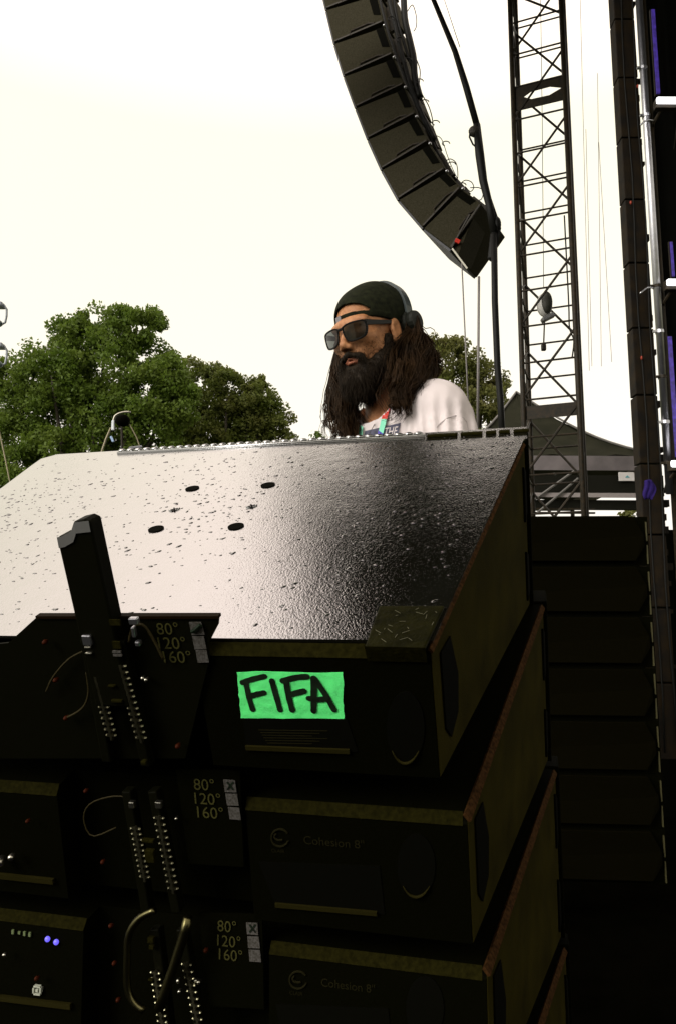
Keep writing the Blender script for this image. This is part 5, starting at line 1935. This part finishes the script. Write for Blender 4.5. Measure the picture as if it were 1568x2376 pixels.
# scalp hair under the cap, round the back of the head and behind the ears
xs = np.arange(-.12, .12, .005, dtype=np.float32)
ys = np.arange(-.11, .15, .005, dtype=np.float32)
zs = np.arange(-.16, .09, .005, dtype=np.float32)
P = grid(xs, ys, zs)
d = ell(P, (0, .04, -.015), (.092, .088, .095))
d = smin(d, ell(P, (0, .055, -.08), (.092, .062, .08)), .03)
d = smax(d, -caps([np.abs(P[0]), P[1], P[2]], (.11, -.004, .02), (.11, -.01, -.05), .052, .05), .01)
d = np.maximum(d, -(P[1] + .02) + 0 * P[0])
d = d + .003 * noise3(P[0], P[1], P[2], 160, 8)
V, Q = nets(d.astype(np.float32), xs, ys, zs)
head_part('scalp_hair', np_mesh('scalp_hair', V, Q), HAIRM, man)
side = MB()

# --- print on the shirt, lanyard and necklace
def patch(name, m, x0_, x1_, z0_, z1_, n=12, off=.0022, skew=0.0):
    vs, fs = [], []
    for i in range(n + 1):
        for j in range(n + 1):
            z = z0_ + (z1_ - z0_) * j / n
            vs.append(tuple(on_shirt(x0_ + (x1_ - x0_) * i / n + skew * (z - z0_), z, off)))
    for i in range(n):
        for j in range(n):
            q = i * (n + 1) + j
            fs.append((q, q + n + 1, q + n + 2, q + 1))
    me = bpy.data.meshes.new(name)
    me.from_pydata(vs, [], fs)
    return link(name, me, m, shirt, local=True, smooth=True)


NAVY = mat('navy_print', (0.075, 0.075, 0.11), 0.8, spec=0.1, noise=(120, (0.11, 0.11, 0.15), 0.2))
BI3 = BI.to_3x3()


def shirt_px(px, py, off):
    """point of the shirt surface seen at a pixel, lifted off it"""
    d_ = (BI3 @ ray(px, py)).normalized()
    hit = bvh.ray_cast(BI @ CPOS, d_)
    if hit[0] is None:
        return BI @ at(px, py, 1.7)
    return hit[0] - d_ * off


def cloth_quad(name, m, c, n, off, parent):
    """c: four pixel corners TL, TR, BR, BL"""
    vs, fs = [], []
    for i in range(n + 1):
        for j in range(n + 1):
            u, v = i / n, j / n
            x = (c[0][0] * (1 - u) + c[1][0] * u) * (1 - v) + (c[3][0] * (1 - u) + c[2][0] * u) * v
            y = (c[0][1] * (1 - u) + c[1][1] * u) * (1 - v) + (c[3][1] * (1 - u) + c[2][1] * u) * v
            vs.append(tuple(shirt_px(x, y, off)))
    for i in range(n):
        for j in range(n):
            q = i * (n + 1) + j
            fs.append((q, q + n + 1, q + n + 2, q + 1))
    me = bpy.data.meshes.new(name)
    me.from_pydata(vs, [], fs)
    return link(name, me, m, parent, local=True, smooth=True)


sm_ = MB()
for pts_ in (((1012, 992), (1018, 984), (1036, 970), (1056, 964)), ((1056, 964), (1072, 968), (1082, 980), (1086, 1000))):
    sm_.tube([shirt_px(x, y, .0008) for x, y in pts_], .0011, 5)
me = bpy.data.meshes.new('sleeve_seam')
me.from_pydata([tuple(v) for v in sm_.v], [], sm_.f)
link('sleeve_seam', me, mat('seam_grey', (0.45, 0.41, 0.40), 0.9), shirt, local=True)
cloth_quad('chest_print', NAVY, ((846, 1000), (929, 981), (914, 1045), (836, 1060)), 18, .002, shirt)
vs, fs = text_mesh('THE', 1.0, .15)
wt = max(v.x for v in vs)
ht = max(v.y for v in vs)
me = bpy.data.meshes.new('print_lettering')
me.from_pydata([tuple(shirt_px(888 + 32 * v.x / wt + 3 * v.y / ht, 1013 - 4 * v.x / wt - 20 * v.y / ht, .0036)) for v in vs], [], fs)
link('print_lettering', me, SHIRT, shirt, local=True)
ln_o = cloth_quad('lanyard', mat('lanyard_red', (0.62, 0.035, 0.02), 0.6), ((893, 945), (904, 947), (897, 972), (884, 972)), 6, .006, man)
cloth_quad('lanyard_mint', mat('lanyard_mint', (0.22, 0.68, 0.46), 0.6), ((884, 972), (897, 972), (888, 1006), (878, 1000)), 6, .006, ln_o)
cloth_quad('lanyard_blue', mat('lanyard_blue', (0.05, 0.04, 0.35), 0.6), ((877, 998), (888, 1006), (884, 1040), (870, 1040)), 6, .0062, ln_o)
cloth_quad('lanyard_strap', mat('lanyard_mint', (0.22, 0.68, 0.46), 0.6), ((832, 985), (842, 990), (836, 1050), (824, 1050)), 6, .006, ln_o)
nk = MB()
nk.tube([shirt_px(x, y, .003) for x, y in ((895, 938), (880, 955), (868, 985), (858, 1003), (856, 1040))], .0008, 5)
nk.tube([shirt_px(x, y, .003) for x, y in ((856, 952), (858, 975), (856, 1003))], .0008, 5)
me = bpy.data.meshes.new('necklace')
me.from_pydata([tuple(v) for v in nk.v], [], nk.f)
link('necklace', me, mat('dark_cord', (0.03, 0.025, 0.02), 0.6), man, local=True)

# DJ riser the man stands on, behind the near stack
rs = MB().box((-0.78, 2.62, RISER / 2), (2.3, 2.3, RISER))
tag(rs.build('dj_riser', mat('riser_black', (0.003, 0.003, 0.002), 0.9, spec=0.01)), kind='structure')
